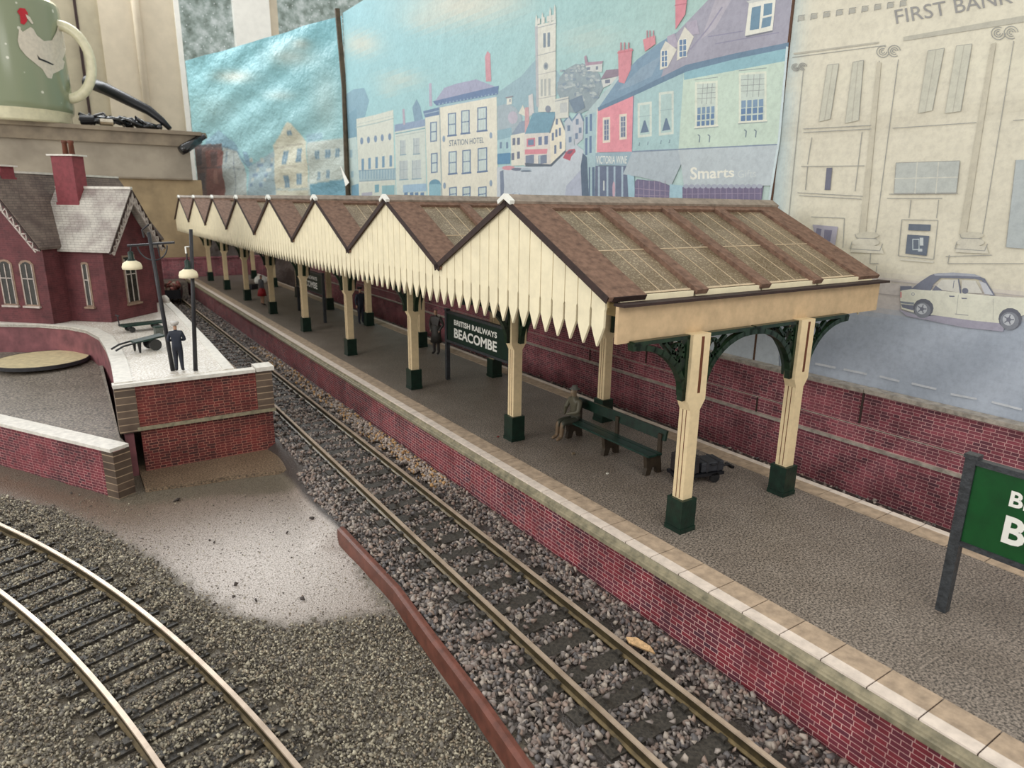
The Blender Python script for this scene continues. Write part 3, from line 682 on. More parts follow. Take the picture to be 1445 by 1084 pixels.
# cottages, church and trees
A.poly((150, 170, 182), [(702, 150), (716, 146), (728, 152), (737, 165), (737, 190), (702, 186)]); A.disc((178, 172, 190), 724, 166, 7, 9); A.rect((222, 222, 208), 719, 143, 7, 9); A.line((130, 118, 130), 1.4, (714, 138), (724, 136)); A.rect((90, 110, 140), 720, 142, 1.6, 4)
A.poly((222, 222, 204), [(732, 160), (738, 148), (742, 158), (741, 164)])
A.poly((156, 198, 208), [(702, 197), (722, 192), (722, 218), (702, 219)]); A.poly((122, 166, 184), [(702, 184), (722, 180), (723, 193), (702, 198)]); A.poly((62, 122, 168), [(702, 217), (721, 215.5), (720, 231), (702, 232)])
for x in (707, 716): A.rect((88, 118, 150), x, 205, 3, 9)
A.poly((122, 142, 166), [(722, 190), (734, 172), (742, 170), (742, 190)]); A.poly((224, 222, 206), [(721, 191), (742, 187), (742, 233), (722, 234)])
for x, y in ((725.5, 200), (732, 199.5), (724, 221), (732, 219)): A.rect((82, 92, 118), x, y, 4, 10)
A.poly((198, 146, 152), [(741, 152), (746, 151), (748, 185), (741, 188)]); A.poly((206, 204, 204), [(746, 135), (752, 132), (754, 160), (747, 165)])
A.poly((218, 212, 204), [(740, 188), (777, 186), (778, 234), (740, 234)]); A.poly((88, 140, 166), [(741, 189), (752, 160), (786, 156), (778, 187)])
A.poly((236, 228, 204), [(776, 187), (786.5, 158), (798, 184), (798, 212), (778, 234)]); A.line((92, 110, 128), 1.8, (776, 188), (786.5, 157), (798, 184))
A.rect((200, 110, 130), 749.5, 201, 12, 12); A.rect((84, 112, 150), 749.5, 201, 8, 8); A.rect((80, 100, 140), 762.5, 199, 5, 12); A.rect((80, 100, 140), 771, 198, 5, 12)
A.poly((214, 120, 136), [(741, 211), (773, 210), (772, 217), (741, 218)]); A.rect((96, 112, 140), 748, 225, 12, 12); A.rect((96, 112, 140), 766, 225, 12, 12); A.rect((160, 180, 192), 762, 225, 2, 12)
for x, y, h in ((780.5, 193, 11), (785.5, 188, 11), (790.5, 186, 11), (784, 211, 12), (791.5, 205, 10), (786, 172, 8)): A.rect((84, 104, 138), x, y, 3, h)
A.poly((60, 74, 92), [(741, 230), (777, 232), (799, 211), (801, 214), (779, 236), (742, 235)])
A.poly((176, 188, 200), [(797, 172), (803, 165), (810, 176), (811, 208), (799, 214)]); A.line((88, 120, 150), 2, (796, 172), (803, 164), (810, 174)); A.poly((186, 192, 204), [(808, 170), (818, 158), (824, 172), (823, 196), (812, 206)]); A.line((88, 120, 150), 2, (808, 170), (818, 157), (824, 171))
for x, y in ((803, 181), (805, 197), (815, 172), (819, 184), (814, 192)): A.rect((92, 116, 148), x, y, 4, 8)
jt = random.Random(2)
A.poly((126, 146, 156), [(786, 128), (790, 110), (799, 98), (813, 90), (829, 92), (846, 104), (852, 124), (838, 152), (820, 160), (803, 158), (792, 142)])
for x, y, r in ((800, 106, 8), (815, 100, 9), (830, 104, 9), (842, 116, 8), (796, 122, 7), (812, 118, 8), (828, 124, 9), (818, 136, 7), (838, 134, 6), (822, 96, 6)): [A.disc([(166, 180, 182), (146, 162, 170), (124, 144, 158), (108, 130, 150)][q_ % 4], x+jt.uniform(-r, r), y+jt.uniform(-r*.8, r*.8), jt.uniform(1.5, 3.6), jt.uniform(1.2, 2.6), 7) for q_ in range(14)]
A.poly((88, 112, 136), [(803, 142), (822, 134), (826, 152), (812, 160)])
A.poly((200, 206, 204), [(826, 90), (851, 88), (850, 102), (830, 100)]); A.poly((156, 124, 146), [(825, 80), (828, 78), (830, 88), (852, 86), (850, 90), (827, 93)]); A.rect((98, 112, 134), 831, 97, 5, 4); A.rect((98, 112, 134), 843, 96, 3, 5)
A.poly((122, 104, 124), [(848, 112), (856, 99), (876, 97), (873, 108)]); A.poly((200, 204, 200), [(849, 113), (872, 108), (868, 116), (852, 124)]); A.rect((90, 100, 124), 858, 115, 7, 5)
A.poly((214, 214, 200), [(757, 36), (785, 29), (784.5, 158), (760, 158)]); A.poly((170, 172, 178), [(755.5, 38), (759.5, 36), (761, 152), (757.5, 150)])
for x, y in ((757.5, 20), (766, 17), (777, 10), (783.5, 6)): A.poly((210, 212, 202), [(x-1.8, 38), (x-1.2, y+6), (x, y), (x+1.2, y+6), (x+1.8, 36)])
for i in range(4): A.rect((212, 212, 202), 761+i*6.5, 30-i*1.6, 3.6, 8)
A.line((140, 148, 152), 1, (757, 40), (785, 33)); A.line((140, 148, 152), .9, (758, 79), (785, 72)); A.line((160, 160, 160), .8, (759, 106), (785, 100)); A.line((150, 154, 156), .8, (759, 140), (785, 135))
A.rect((92, 112, 130), 769, 57, 3.6, 20); A.rect((92, 112, 130), 775, 56, 3.6, 20); A.disc((130, 142, 150), 771, 93.5, 3.4, 5.4); A.disc((84, 100, 120), 771, 93.5, 1.6, 3)
for x in (765, 770, 776): A.rect((164, 170, 168), x, 124-(x-765)*.1, 3, 24)
A.disc((110, 120, 140), 774, 154, 4, 5)
A.poly((206, 208, 198), [(784, 140), (803, 136), (803, 166), (784, 168)]); A.line((120, 134, 146), 1, (784, 143), (803, 139)); A.rect((180, 186, 186), 796, 152, 10, 14)
# road and parked cars
A.poly((188, 200, 212), [(702, 236), (779, 235), (800, 214), (814, 204), (826, 214), (822, 262), (820, 290), (1100, 290), (1100, 560), (702, 560)])
A.poly((166, 176, 200), [(800, 262), (820, 240), (824, 290), (812, 290), (798, 275)])
A.poly((172, 58, 78), [(795, 223), (799, 215), (804, 211), (812, 210), (813, 214), (807, 221), (805, 227)]); A.poly((92, 60, 90), [(800, 217), (803, 213), (810, 212), (806, 217)])
A.disc((206, 130, 144), 718, 237, 9, 3.2); A.disc((84, 96, 120), 730, 239, 8, 2.2); A.disc((160, 180, 196), 743, 239.5, 8, 2.4); A.disc((66, 84, 108), 743, 241.5, 8, 1.2); A.disc((110, 134, 168), 729, 276, 6.5, 4); A.rect((196, 208, 218), 729, 274, 7, 2.4)
A.poly((96, 112, 140), [(706, 242), (711, 240), (712, 262), (711, 282), (707, 282)])
# terrace on the right
A.poly((154, 188, 198), [(825, 166), (846, 150), (847, 284), (823, 284)])
for x, y in ((828.5, 177), (834.5, 173), (828, 207), (834, 204)): A.rect((70, 100, 142), x, y, 3.2, 24)
A.poly((56, 78, 106), [(823, 216), (829, 222), (832, 284), (822, 284), (820, 235)]); A.rect((62, 86, 120), 838, 258, 3.6, 44); A.rect((62, 86, 120), 832.5, 258, 2, 44)
A.poly((166, 192, 196), [(823, 165), (874, 106), (880, 110), (846, 156)])
A.poly((98, 134, 164), [(844, 154), (872, 114), (900, 84), (932, 60), (962, 42), (980, 92), (897, 132)]); A.poly((116, 146, 172), [(872, 128), (905, 96), (935, 78), (920, 108), (890, 122)])
A.poly((142, 140, 160), [(952, 50), (1000, 0), (1030, -40), (1122, -60), (1114, 66), (1040, 80), (968, 98), (932, 114)]); A.poly((162, 156, 172), [(1010, 0), (1036, -6), (1010, 40), (990, 56)]); A.line((120, 118, 146), 1.6, (1000, 52), (1050, 44)); A.line((120, 118, 146), 1.6, (1010, 62), (1100, 46)); A.line((126, 122, 150), 2, (975, 70), (1000, 40), (1020, 10))
A.poly((228, 130, 146), [(844, 154), (896, 130), (894, 214), (843, 215)]); A.line((90, 104, 130), 1.4, (895, 131), (893, 214))
for x, y in ((856.5, 183.5), (880, 179)): A.rect((232, 214, 196), x, y, 10.5, 36); A.win(x, y, 7.6, 30, (196, 196, 196), (78, 96, 130), nx_=2, nz_=4, t=.8)
A.line((214, 222, 206), 1.4, (843.5, 156), (842, 218))
A.poly((152, 192, 196), [(896, 131), (968, 98), (968, 212), (893, 214)]); A.poly((190, 214, 196), [(966, 100), (1113, 66), (1098, 205), (958, 213)]); A.poly((118, 172, 188), [(966, 100), (1113, 66), (1110, 86), (966, 113)])
A.poly((72, 106, 138), [(844, 152), (900, 126), (968, 92), (1040, 75), (1114, 60), (1113, 68), (1040, 83), (970, 101), (900, 133), (845, 157)])
for x, y, ww, h in ((910.5, 169, 17, 46), (941, 160, 18, 58)):
    A.rect((206, 218, 206), x, y, ww+3, h+3); A.rect((168, 200, 198), x, y, ww-3, h-4); A.line((140, 170, 176), .8, (x-ww/2, y-4), (x+ww/2, y-6)); A.poly((70, 96, 128), [(x-6, y+h/2-4), (x-1, y+h/2-22), (x+1, y+h/2-22), (x+6, y+h/2-6)])
    A.line((98, 124, 140), 1.3, (x-7, y+h/2+9), (x-8, y+h/2+14)); A.line((98, 124, 140), 1.3, (x+5, y+h/2+8), (x+4, y+h/2+13))
for x, y, ww, h in ((997.5, 147, 26, 58), (1063, 137, 33, 64)):
    A.rect((218, 226, 206), x, y, ww+6, h+6, -.08); A.rect((190, 206, 196), x, y, ww, h, -.08)
    for i in range(1, 4): A.line((120, 128, 130), .7, (x-ww/2+ww*i/4+2, y-h/2), (x-ww/2+ww*i/4, y)); A.line((120, 128, 130), .7, (x-ww/2, y-h/2+h*i/8), (x+ww/2, y-h/2+h*i/8-2))
    for i in range(4):
        for j in range(3): A.rect((66, 104, 152) if j else (96, 130, 166), x-ww/2+ww*(i+.5)/4-.5-j*.4, y+4+h*.16*(j+.5)-(i-1.5)*.6, ww/4-2, h*.16-2 if j else h*.16)
    A.line((228, 230, 212), 2.6, (x-ww/2-4, y+h/2+4), (x+ww/2+4, y+h/2+1)); A.line((120, 140, 146), .9, (x-ww/2-4, y+h/2+6), (x+ww/2+4, y+h/2+3)); A.line((130, 146, 148), 1, (x-ww/2-3, y-h/2-5), (x+ww/2+3, y-h/2-9))
    for d in (-10, 4): A.line((84, 104, 124), 1.4, (x+d-2, y+h/2+14), (x+d+1, y+h/2+16), (x+d, y+h/2+25))
# chimneys, dormers
A.poly((206, 116, 130), [(873, 72), (893, 68), (891, 98), (882, 118), (874, 116)]); A.line((190, 90, 106), 2, (872, 75), (894, 71))
for x in (877, 882, 888): A.line((178, 100, 112), 1.8, (x, 60), (x, 73))
A.poly((208, 118, 130), [(908, 56), (925, 50), (926, 62), (911, 73)]);
for x in (914, 918, 923): A.line((178, 96, 112), 1.4, (x, 43), (x, 54))
A.poly((208, 112, 128), [(954, -6), (971, -8), (968, 20), (954, 42)]); A.line((176, 84, 102), 1.6, (953, 8), (970, 5))
A.poly((160, 150, 172), [(942, 52), (953, 47), (958, 66), (944, 70)]); A.poly((158, 148, 170), [(969, 32), (984, 28), (988, 48), (972, 50)])
A.poly((214, 210, 196), [(933, 72), (940, 58), (956, 70), (943, 95), (932, 99)]); A.win(938.5, 83, 9.5, 24, (234, 232, 216), (70, 106, 150), nx_=2, nz_=3, t=1)
A.poly((214, 210, 196), [(957, 60), (967, 38), (980, 52), (969, 78), (956, 86)]); A.win(964.5, 68, 11.5, 26, (234, 232, 216), (70, 106, 150), nx_=2, nz_=3, t=1)
A.poly((232, 232, 218), [(1052, 51), (1058, 4), (1096, -3), (1091, 43)]); A.poly((76, 118, 148), [(1059, 43), (1062, 11), (1075, 8), (1072, 41)]); A.poly((76, 118, 148), [(1079, 6), (1091, 4), (1090, 20), (1078, 23)]); A.poly((86, 126, 156), [(1077, 26), (1090, 23), (1088, 37), (1075, 40)]); A.line((92, 96, 112), 1.5, (1054, 52), (1091, 44)); A.poly((200, 204, 200), [(1054, 2), (1098, -8), (1098, -3), (1058, 5)])
# shopfronts
A.poly((134, 164, 182), [(841, 216), (894, 214), (886, 234), (841, 233)]); A.text((226, 230, 222), 'VICTORIA WINE', [(842, 220), (886, 220), (885, 231), (842, 231.5)], .01)
A.poly((72, 86, 118), [(841, 234), (886, 234), (888, 284), (840, 284)])
for x in (846, 858, 868, 879): A.rect((150, 176, 196), x, 260, 2.6, 50, 0)
A.disc((190, 150, 170), 867, 268, 2, 12); A.rect((206, 214, 214), 853, 262, 2, 14, 0)
A.poly((164, 180, 192), [(893, 215), (958, 212), (962, 232), (948, 262), (930, 256), (905, 250), (880, 246)]); A.poly((178, 192, 200), [(958, 212), (1098, 203), (1096, 230), (1088, 262), (966, 262), (962, 232)]); A.line((104, 124, 152), 1.8, (893, 214), (1098, 204))
A.text((238, 238, 224), 'Smarts', [(975, 236), (1037, 236), (1037, 250), (975, 254)], .02); A.text((196, 206, 208), 'Gifts', [(1042, 241), (1068, 239), (1068, 250), (1042, 251)])
A.poly((146, 190, 208), [(886, 246), (896, 249), (897, 284), (888, 284)]); A.poly((146, 190, 208), [(946, 260), (965, 262), (964, 285), (945, 285)])
A.poly((86, 78, 116), [(897, 256), (900, 253), (930, 256), (946, 262), (945, 285), (896, 285)]); A.poly((84, 74, 112), [(964, 264), (1078, 262), (1075, 286), (964, 286)])
for i in range(6): A.line((140, 122, 150), .9, (902+i*7.5, 255), (902+i*7.5, 285))
for i in range(14): A.line((132, 116, 148), .9, (970+i*8, 263), (970+i*8, 286)); A.disc((150, 158, 180), 969+i*8, 263, 4, 3)
A.line((140, 122, 150), .9, (897, 266), (946, 270)); A.line((140, 122, 150), .9, (897, 275), (946, 277)); A.line((132, 116, 148), .9, (964, 274), (1076, 273))
A.poly((166, 202, 216), [(1094, 60), (1113, 40), (1106, 120), (1090, 290), (1078, 290), (1090, 205)]) if 0 else None
A.line((196, 216, 222), 3.2, (1112, 66), (1100, 200), (1086, 286))
ynodes = [(XB, v) for v in np.concatenate([np.linspace(.716, 2, 60), np.linspace(2.05, 6.22, 80)])]
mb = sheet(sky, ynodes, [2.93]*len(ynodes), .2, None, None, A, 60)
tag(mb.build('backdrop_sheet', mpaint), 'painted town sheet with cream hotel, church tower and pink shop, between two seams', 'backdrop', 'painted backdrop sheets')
# --- right sheet: bank and parked saloon
B = Mural((-1, 0, 0), (XB, 0, 0)); LN = (136, 136, 130); L2 = (170, 165, 148)
B.poly((178, 172, 160), [(1124, 20), (1142, 12), (1142, 60), (1122, 66)]) if 0 else None
for i in range(9): B.rect((160, 158, 146), 1131+i*18, 26-i*2.6, 8, 6, -.15); B.line((134, 134, 130), .9, (1126+i*18, 31-i*2.6), (1127+i*18, 22-i*2.6), (1136+i*18, 21-i*2.6))
B.text((128, 126, 124), 'FIRST BANK', [(1262, 14), (1426, -16), (1430, 4), (1265, 34)], .0)
B.poly((176, 172, 154), [(1275, 52), (1445, 22), (1480, 14), (1480, 22), (1445, 31), (1275, 58)]); B.line(LN, .9, (1118, 81), (1250, 64)); B.line(L2, 2.5, (1120, 76), (1240, 60))
def scroll(cx, cy, r):
    for rr in (r, r*.6, r*.28): B.line(LN, 1.2, *[(cx-r+rr*1.1*math.cos(t_), cy+rr*math.sin(t_)) for t_ in np.linspace(0, 5.2, 12)]); B.line(LN, 1.2, *[(cx+r+rr*1.1*math.cos(t_), cy-1+rr*math.sin(t_)) for t_ in np.linspace(1, 6.2, 12)])
scroll(1254, 73, 8); scroll(1418, 47, 9); scroll(1128, 95, 5)
for a, b_ in (((1241, 86), (1213, 330)), ((1268, 84), (1236, 328)), ((1405, 60), (1360, 330)), ((1431, 58), (1387, 330)), ((1134, 100), (1113, 310))): B.line(LN, 1.0, a, b_)
B.poly((190, 182, 158), [(1238, 88), (1244, 88), (1222, 330), (1213, 330)]); B.poly((190, 182, 158), [(1399, 62), (1406, 60), (1364, 330), (1354, 330)])
for q_ in ([(1168, 92), (1184, 90), (1172, 168), (1156, 172)], [(1204, 88), (1219, 85), (1212, 170), (1193, 174)], [(1310, 72), (1333, 68), (1316, 156), (1296, 160)], [(1350, 65), (1372, 62), (1356, 157), (1334, 160)]):
    B.poly((192, 190, 170), q_); B.line(LN, .8, q_[0], q_[1]); B.line(L2, 1.2, q_[0], q_[3]); B.line(LN, .7, q_[1], q_[2])
    m1 = [((q_[0][0]+q_[1][0])/2, (q_[0][1]+q_[1][1])/2), ((q_[3][0]+q_[2][0])/2, (q_[3][1]+q_[2][1])/2)]; B.line(L2, 1.4, *m1)
for pts in ([(1134, 187), (1230, 182)], [(1260, 181), (1378, 173)], [(1134, 182), (1230, 177)], [(1131, 235), (1220, 234)], [(1126, 272), (1218, 277)], [(1128, 276), (1216, 281)], [(1255, 274), (1352, 273)], [(1252, 280), (1330, 280)], [(1146, 194), (1140, 232)], [(1217, 186), (1207, 270)], [(1140, 235), (1137, 268)], [(1430, 170), (1445, 169)], [(1145, 306), (1192, 308), (1190, 350)], [(1286, 282), (1283, 308)], [(1325, 282), (1322, 308)], [(1340, 360), (1338, 372), (1445, 372)], [(1335, 362), (1400, 360)], [(1230, 345), (1228, 372), (1240, 372)]): B.line(LN, 1.0, *pts)
B.poly((74, 76, 98), [(1167, 237), (1175, 236.5), (1172, 268), (1164, 268)])
B.poly((176, 182, 176), [(1265, 230), (1355, 227), (1350, 272), (1262, 273)]); B.line(LN, .9, (1265, 230), (1355, 227), (1350, 272), (1262, 273), (1265, 230))
for i in (1, 2): B.line((200, 200, 186), 1.6, (1265+i*30, 229), (1262+i*29.5, 273))
B.line((200, 200, 186), 1.6, (1263, 252), (1352, 250))
B.poly((150, 146, 166), [(1147, 317), (1183, 320), (1179, 346), (1150, 332)]); B.poly((90, 88, 118), [(1153, 322), (1160, 323), (1158, 336), (1151, 332)]); B.poly((90, 88, 118), [(1164, 324), (1175, 325), (1172, 341), (1163, 338)])
B.line(LN, 1, (1273, 310), (1324, 311), (1318, 366), (1268, 361), (1273, 310)); B.poly((62, 74, 94), [(1283, 316), (1314, 317), (1313, 326), (1282, 325)]); B.poly((62, 74, 94), [(1281, 331), (1312, 333), (1308, 361), (1278, 358)]); B.rect((170, 184, 190), 1293, 345, 10, 16, 0); B.rect((62, 74, 94), 1293, 345, 7.5, 13, 0); B.rect((190, 198, 200), 1301, 341, 5, 11, 0); B.rect((180, 190, 196), 1299, 353, 6, 4, 0); B.line((208, 204, 186), 2.4, (1270, 366), (1318, 370))
for cx in (1224, 1372): B.disc((198, 192, 170), cx, 332, 17, 5); B.disc((204, 198, 178), cx-2, 342, 20, 6); B.poly((206, 200, 180), [(cx-20, 346), (cx+20, 347), (cx+24, 358), (cx-24, 356)]); B.line(LN, 1.1, (cx-17, 330), (cx-15, 336), (cx+14, 337)); B.line(LN, 1.1, (cx-21, 341), (cx-24, 351), (cx+18, 354), (cx+22, 344))
B.poly((168, 178, 180), [(1434, 226), (1460, 225), (1460, 352), (1420, 349)]); B.line(LN, 1, (1434, 226), (1420, 349))
B.line((170, 160, 160), 1.2, (1238, 394), (1300, 401), (1445, 418)); B.line((150, 140, 140), 1, (1235, 414), (1275, 418)); B.line(LN, .9, (1238, 375), (1236, 388))
for a, b_ in (((1038, 483), (1080, 493)), ((1088, 496), (1106, 502)), ((1151, 513), (1180, 519)), ((1191, 521), (1224, 528)), ((1242, 531), (1270, 538)), ((1287, 541), (1322, 549)), ((1342, 556), (1379, 563)), ((1400, 567), (1443, 578))): B.line((204, 210, 220), 3, a, b_)
WB = (224, 224, 204); DK = (84, 90, 112)
B.poly((152, 148, 172), [(1268, 436), (1300, 447), (1335, 444), (1420, 456), (1416, 468), (1360, 462), (1310, 452), (1280, 446)])
B.poly(WB, [(1271, 412), (1276, 408), (1316, 409), (1404, 418), (1460, 421), (1460, 440), (1410, 456), (1370, 452), (1320, 445), (1290, 441), (1273, 436), (1271, 424)])
B.poly(DK, [(1286, 408), (1300, 397), (1314, 388), (1324, 385.5), (1345, 385), (1375, 387.5), (1390, 393), (1405, 417), (1398, 417), (1386, 396), (1376, 393.5), (1328, 392), (1318, 401), (1314, 410)])
B.poly((150, 156, 172), [(1318, 386.5), (1345, 384.5), (1376, 387), (1386, 391), (1350, 389), (1320, 389)])
B.poly((208, 206, 196), [(1319, 408), (1329, 395), (1353, 394.5), (1355, 413)]); B.poly((208, 206, 196), [(1358, 395), (1377, 396), (1387, 414), (1357, 413)]); B.poly((186, 190, 200), [(1382, 396), (1392, 400), (1402, 416), (1390, 415)])
B.line(DK, 1.8, (1353, 394), (1356, 414)); B.line(DK, .9, (1347, 396), (1345.5, 407)); B.poly(DK, [(1316, 410), (1321, 403), (1331, 410)]); B.disc(DK, 1362.5, 410.5, 4.6, 4.2)
B.poly(DK, [(1271, 404), (1287, 404), (1287, 408), (1271, 410)]); B.poly((110, 120, 134), [(1271, 425), (1291, 427), (1290, 430), (1272, 428)]); B.poly(DK, [(1272, 429), (1291, 431), (1289, 438), (1274, 434)]); B.poly((206, 120, 120), [(1271, 412), (1273, 412), (1273, 420), (1271, 420)]); B.disc((130, 136, 150), 1289, 415, 2.4, 2.4, 10); B.disc(WB, 1289, 415, 1.5, 1.5, 10)
for x, y in ((1343.5, 418), (1361, 421)): B.poly(DK, [(x-4, y-1), (x+4, y-.5), (x+4, y+1), (x-3, y+1)])
B.line((170, 172, 164), .8, (1353, 416), (1350, 444)); B.line((150, 150, 150), 1.2, (1348, 443), (1367, 445)); B.line((180, 180, 170), .8, (1402, 422), (1402, 452))
for cx, cy, r in ((1303.5, 437, 14.5), (1426, 452, 16.5)):
    B.disc((66, 70, 86), cx, cy-2, r, r-1); B.disc((104, 110, 124), cx-1, cy+1, r-3, r-3.5); B.disc((182, 188, 198), cx-2, cy-1, r*.52, r*.52); B.disc((84, 88, 106), cx-2, cy-1, r*.2, r*.2)
    for q_ in range(5): t_ = q_*1.257; B.line((84, 88, 106), 1.6, (cx-2, cy-1), (cx-2+r*.45*math.cos(t_), cy-1+r*.45*math.sin(t_)))
ynodes = [(XB+.001, v) for v in np.concatenate([np.linspace(-1.7, -.6, 20), np.linspace(-.57, .7, 90)])]
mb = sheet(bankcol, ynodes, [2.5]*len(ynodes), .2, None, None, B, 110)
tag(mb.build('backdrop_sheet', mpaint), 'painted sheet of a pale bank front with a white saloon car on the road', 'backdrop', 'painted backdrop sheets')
b = MB(); b.box(XB-.004, XB+.01, .700, .712, .27, 3.0); tag(b.build('backdrop_seam', mat('brown_board_edge', (92, 62, 44), .7, .2, 4)), 'thin brown board edge between the town sheet and the bank sheet', 'board edge')

# --- far creased sheet
PA, PB = np.array([1.665, 7.36, 0.]), np.array([.27, 9.88, 0.]); dv = PB-PA; nrm = np.array([-dv[1], dv[0], 0]); nrm /= np.linalg.norm(nrm)
if nrm[0] > 0: nrm = -nrm
def farsky(x, y):
    t = np.clip(y/280, 0, 1)[:, None]; col = np.array([130, 190, 202.])*(1-t)+np.array([164, 202, 204.])*t
    for gx, gy, sx, sy, k in ((330, 108, 26, 9, .8), (410, 80, 30, 14, .55), (425, 62, 14, 8, .6), (460, 140, 22, 50, .3), (395, 135, 20, 7, .4), (300, 150, 30, 20, .15)):
        g = k*np.exp(-((x-gx)/sx)**2-((y-gy)/sy)**2)[:, None]; col = col*(1-g)+np.array([206, 208, 196.])*g
    return col
D = Mural(nrm, tuple(PA))
D.poly((112, 160, 182), [(290, 198), (306, 183), (330, 200), (338, 212), (290, 210)])
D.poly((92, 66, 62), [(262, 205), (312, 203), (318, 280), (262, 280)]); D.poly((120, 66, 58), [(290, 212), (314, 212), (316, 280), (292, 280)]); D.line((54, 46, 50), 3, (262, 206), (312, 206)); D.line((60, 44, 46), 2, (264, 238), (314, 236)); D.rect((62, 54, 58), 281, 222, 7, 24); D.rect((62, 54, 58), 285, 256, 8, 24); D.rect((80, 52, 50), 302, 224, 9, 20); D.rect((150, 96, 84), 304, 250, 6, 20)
D.poly((172, 184, 180), [(314, 208), (334, 212), (344, 232), (352, 280), (316, 280)]); D.line((96, 134, 160), 1.6, (312, 206), (335, 213), (350, 236), (356, 250)); D.rect((120, 140, 150), 319, 222, 3, 16); D.poly((106, 150, 176), [(344, 214), (350, 214), (357, 236), (348, 234)]); D.line((120, 138, 146), 1, (318, 236), (346, 240)); D.line((112, 124, 134), 1, (330, 214), (333, 280))
D.poly((140, 170, 180), [(350, 236), (388, 212), (390, 280), (352, 280)])
for i in range(16): D.rect(((180, 192, 186), (96, 124, 150))[i % 2], 355+(i*13) % 32, 226+(i*7) % 42, 4, 5)
D.poly((202, 202, 178), [(386, 206), (398, 186), (407, 172), (412, 174), (422, 188), (431, 200), (436, 280), (389, 280)]); D.line((160, 156, 140), 1.4, (387, 209), (432, 201)); D.line((170, 166, 150), 1.2, (389, 238), (434, 232)); D.line((170, 190, 186), 3, (390, 268), (436, 266))
D.poly((182, 196, 188), [(432, 202), (455, 198), (486, 194), (490, 280), (436, 280)]); D.poly((120, 168, 186), [(430, 190), (452, 186), (455, 196), (433, 202)])
for x, y, ww, h in ((402, 222, 7, 19), (421, 219, 7, 20), (404, 256, 7, 17), (422, 253, 7, 16), (448, 219, 6, 12), (462.5, 217.5, 7, 12), (476, 216, 6, 12), (449, 248, 4, 11), (463, 246, 5, 12), (408.5, 188, 6, 7)): D.rect((92, 130, 154), x, y, ww, h); D.line((146, 170, 176), .8, (x, y-h/2), (x, y+h/2))
D.poly((86, 148, 174), [(437, 260), (489, 252), (491, 280), (439, 280)])
nn = 60; tt = np.linspace(0, 1, nn); ynodes = [tuple((PA+dv*a)[:2]) for a in tt]; tops = [float(onplane(483-(483-262)*0, 22, nrm, PA)[2]) for _ in tt]
zt0 = onplane(484, 22, nrm, PA)[2]; zt1 = onplane(262, 86, nrm, PA)[2]; tops = [zt0+(zt1-zt0)*a for a in tt]
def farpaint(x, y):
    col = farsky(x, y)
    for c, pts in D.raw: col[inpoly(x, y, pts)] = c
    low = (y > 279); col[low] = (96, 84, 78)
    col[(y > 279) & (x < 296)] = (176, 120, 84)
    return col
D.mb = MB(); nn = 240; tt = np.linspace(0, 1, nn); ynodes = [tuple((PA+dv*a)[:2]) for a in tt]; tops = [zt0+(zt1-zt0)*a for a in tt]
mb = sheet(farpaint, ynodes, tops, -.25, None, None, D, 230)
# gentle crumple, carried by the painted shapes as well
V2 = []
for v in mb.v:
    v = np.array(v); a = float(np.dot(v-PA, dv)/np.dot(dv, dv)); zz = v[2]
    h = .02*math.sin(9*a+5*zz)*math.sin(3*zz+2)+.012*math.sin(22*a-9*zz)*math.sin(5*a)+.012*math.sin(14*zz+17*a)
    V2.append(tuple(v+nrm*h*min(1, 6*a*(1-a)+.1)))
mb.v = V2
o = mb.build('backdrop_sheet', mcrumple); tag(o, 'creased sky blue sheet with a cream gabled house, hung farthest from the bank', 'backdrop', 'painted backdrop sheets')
b = MB(); q0 = onplane(479, 20, np.array([-1., 0, 0]), (XB-.01, 0, 0)); 
b.tube([(XB-.018, 6.26, .3), (XB-.03, 6.24, 1.4), (XB-.012, 6.25, 2.2), (XB-.03, 6.30, 2.98)], .028, 6)
tag(b.build('batten', mat('dark_wood_batten', (88, 76, 58), .7, .35, 3)), 'dark wooden batten standing at the seam of the creased sheet', 'batten')
b = MB(); c0 = onplane(486, 250, np.array([-1., 0, 0]), (XB-.05, 0, 0)); b.add([c0+np.array([0, .12, .10]), c0+np.array([-.02, .05, .12]), c0+np.array([-.03, -.10, -.10]), c0+np.array([0, -.14, -.06])], [(0, 1, 2, 3)])
tag(b.build('tape_strip', K['white']), 'torn strip of clear white tape across the dark batten', 'tape')
# ================================================================== STATION SIDE
ZS = .2
# quay-like end wall, two tiers, on a slab
e = tag(empty('platform_end_wall', (0, 0, 0)), 'two tier red brick end wall of the raised station platform with stone quoins', 'wall')
MB().box(-1.372, -.765, 2.103, 2.16, -.26, -.035).build('lower_brick_wall', K['brickl'], e)
MB().box(-1.375, -.835, 2.092, 2.16, -.02, .178).build('upper_brick_wall', K['brickl'], e)
b = MB(); b.box(-1.458, -1.375, 2.086, 2.17, -.04, .18); b.box(-.838, -.758, 2.086, 2.17, -.02, .18); b.build('quoins', K['stone'], e)
b = MB(); b.box(-1.385, -.752, 2.083, 2.16, -.037, -.020); b.build('string_course', K['lip'], e)
b = MB(); b.box(-1.462, -.840, 2.075, 2.13, .180, .197); b.box(-.835, -.748, 2.072, 2.18, .182, .203); b.build('coping', K['copingw'], e)
b = MB(); b.pz([(-1.40, 1.87), (-1.2, 1.84), (-1.05, 1.83), (-.9, 1.79), (-.765, 1.76), (-.728, 1.82), (-.735, 2.0), (-.76, 2.2), (-1.40, 2.2)], -.30, -.246); tag(b.build('base_slab', gritty('slab_brown', (124, 106, 86), (80, 68, 56), .55)), 'low rough brown slab under the tall brick end wall', 'slab')
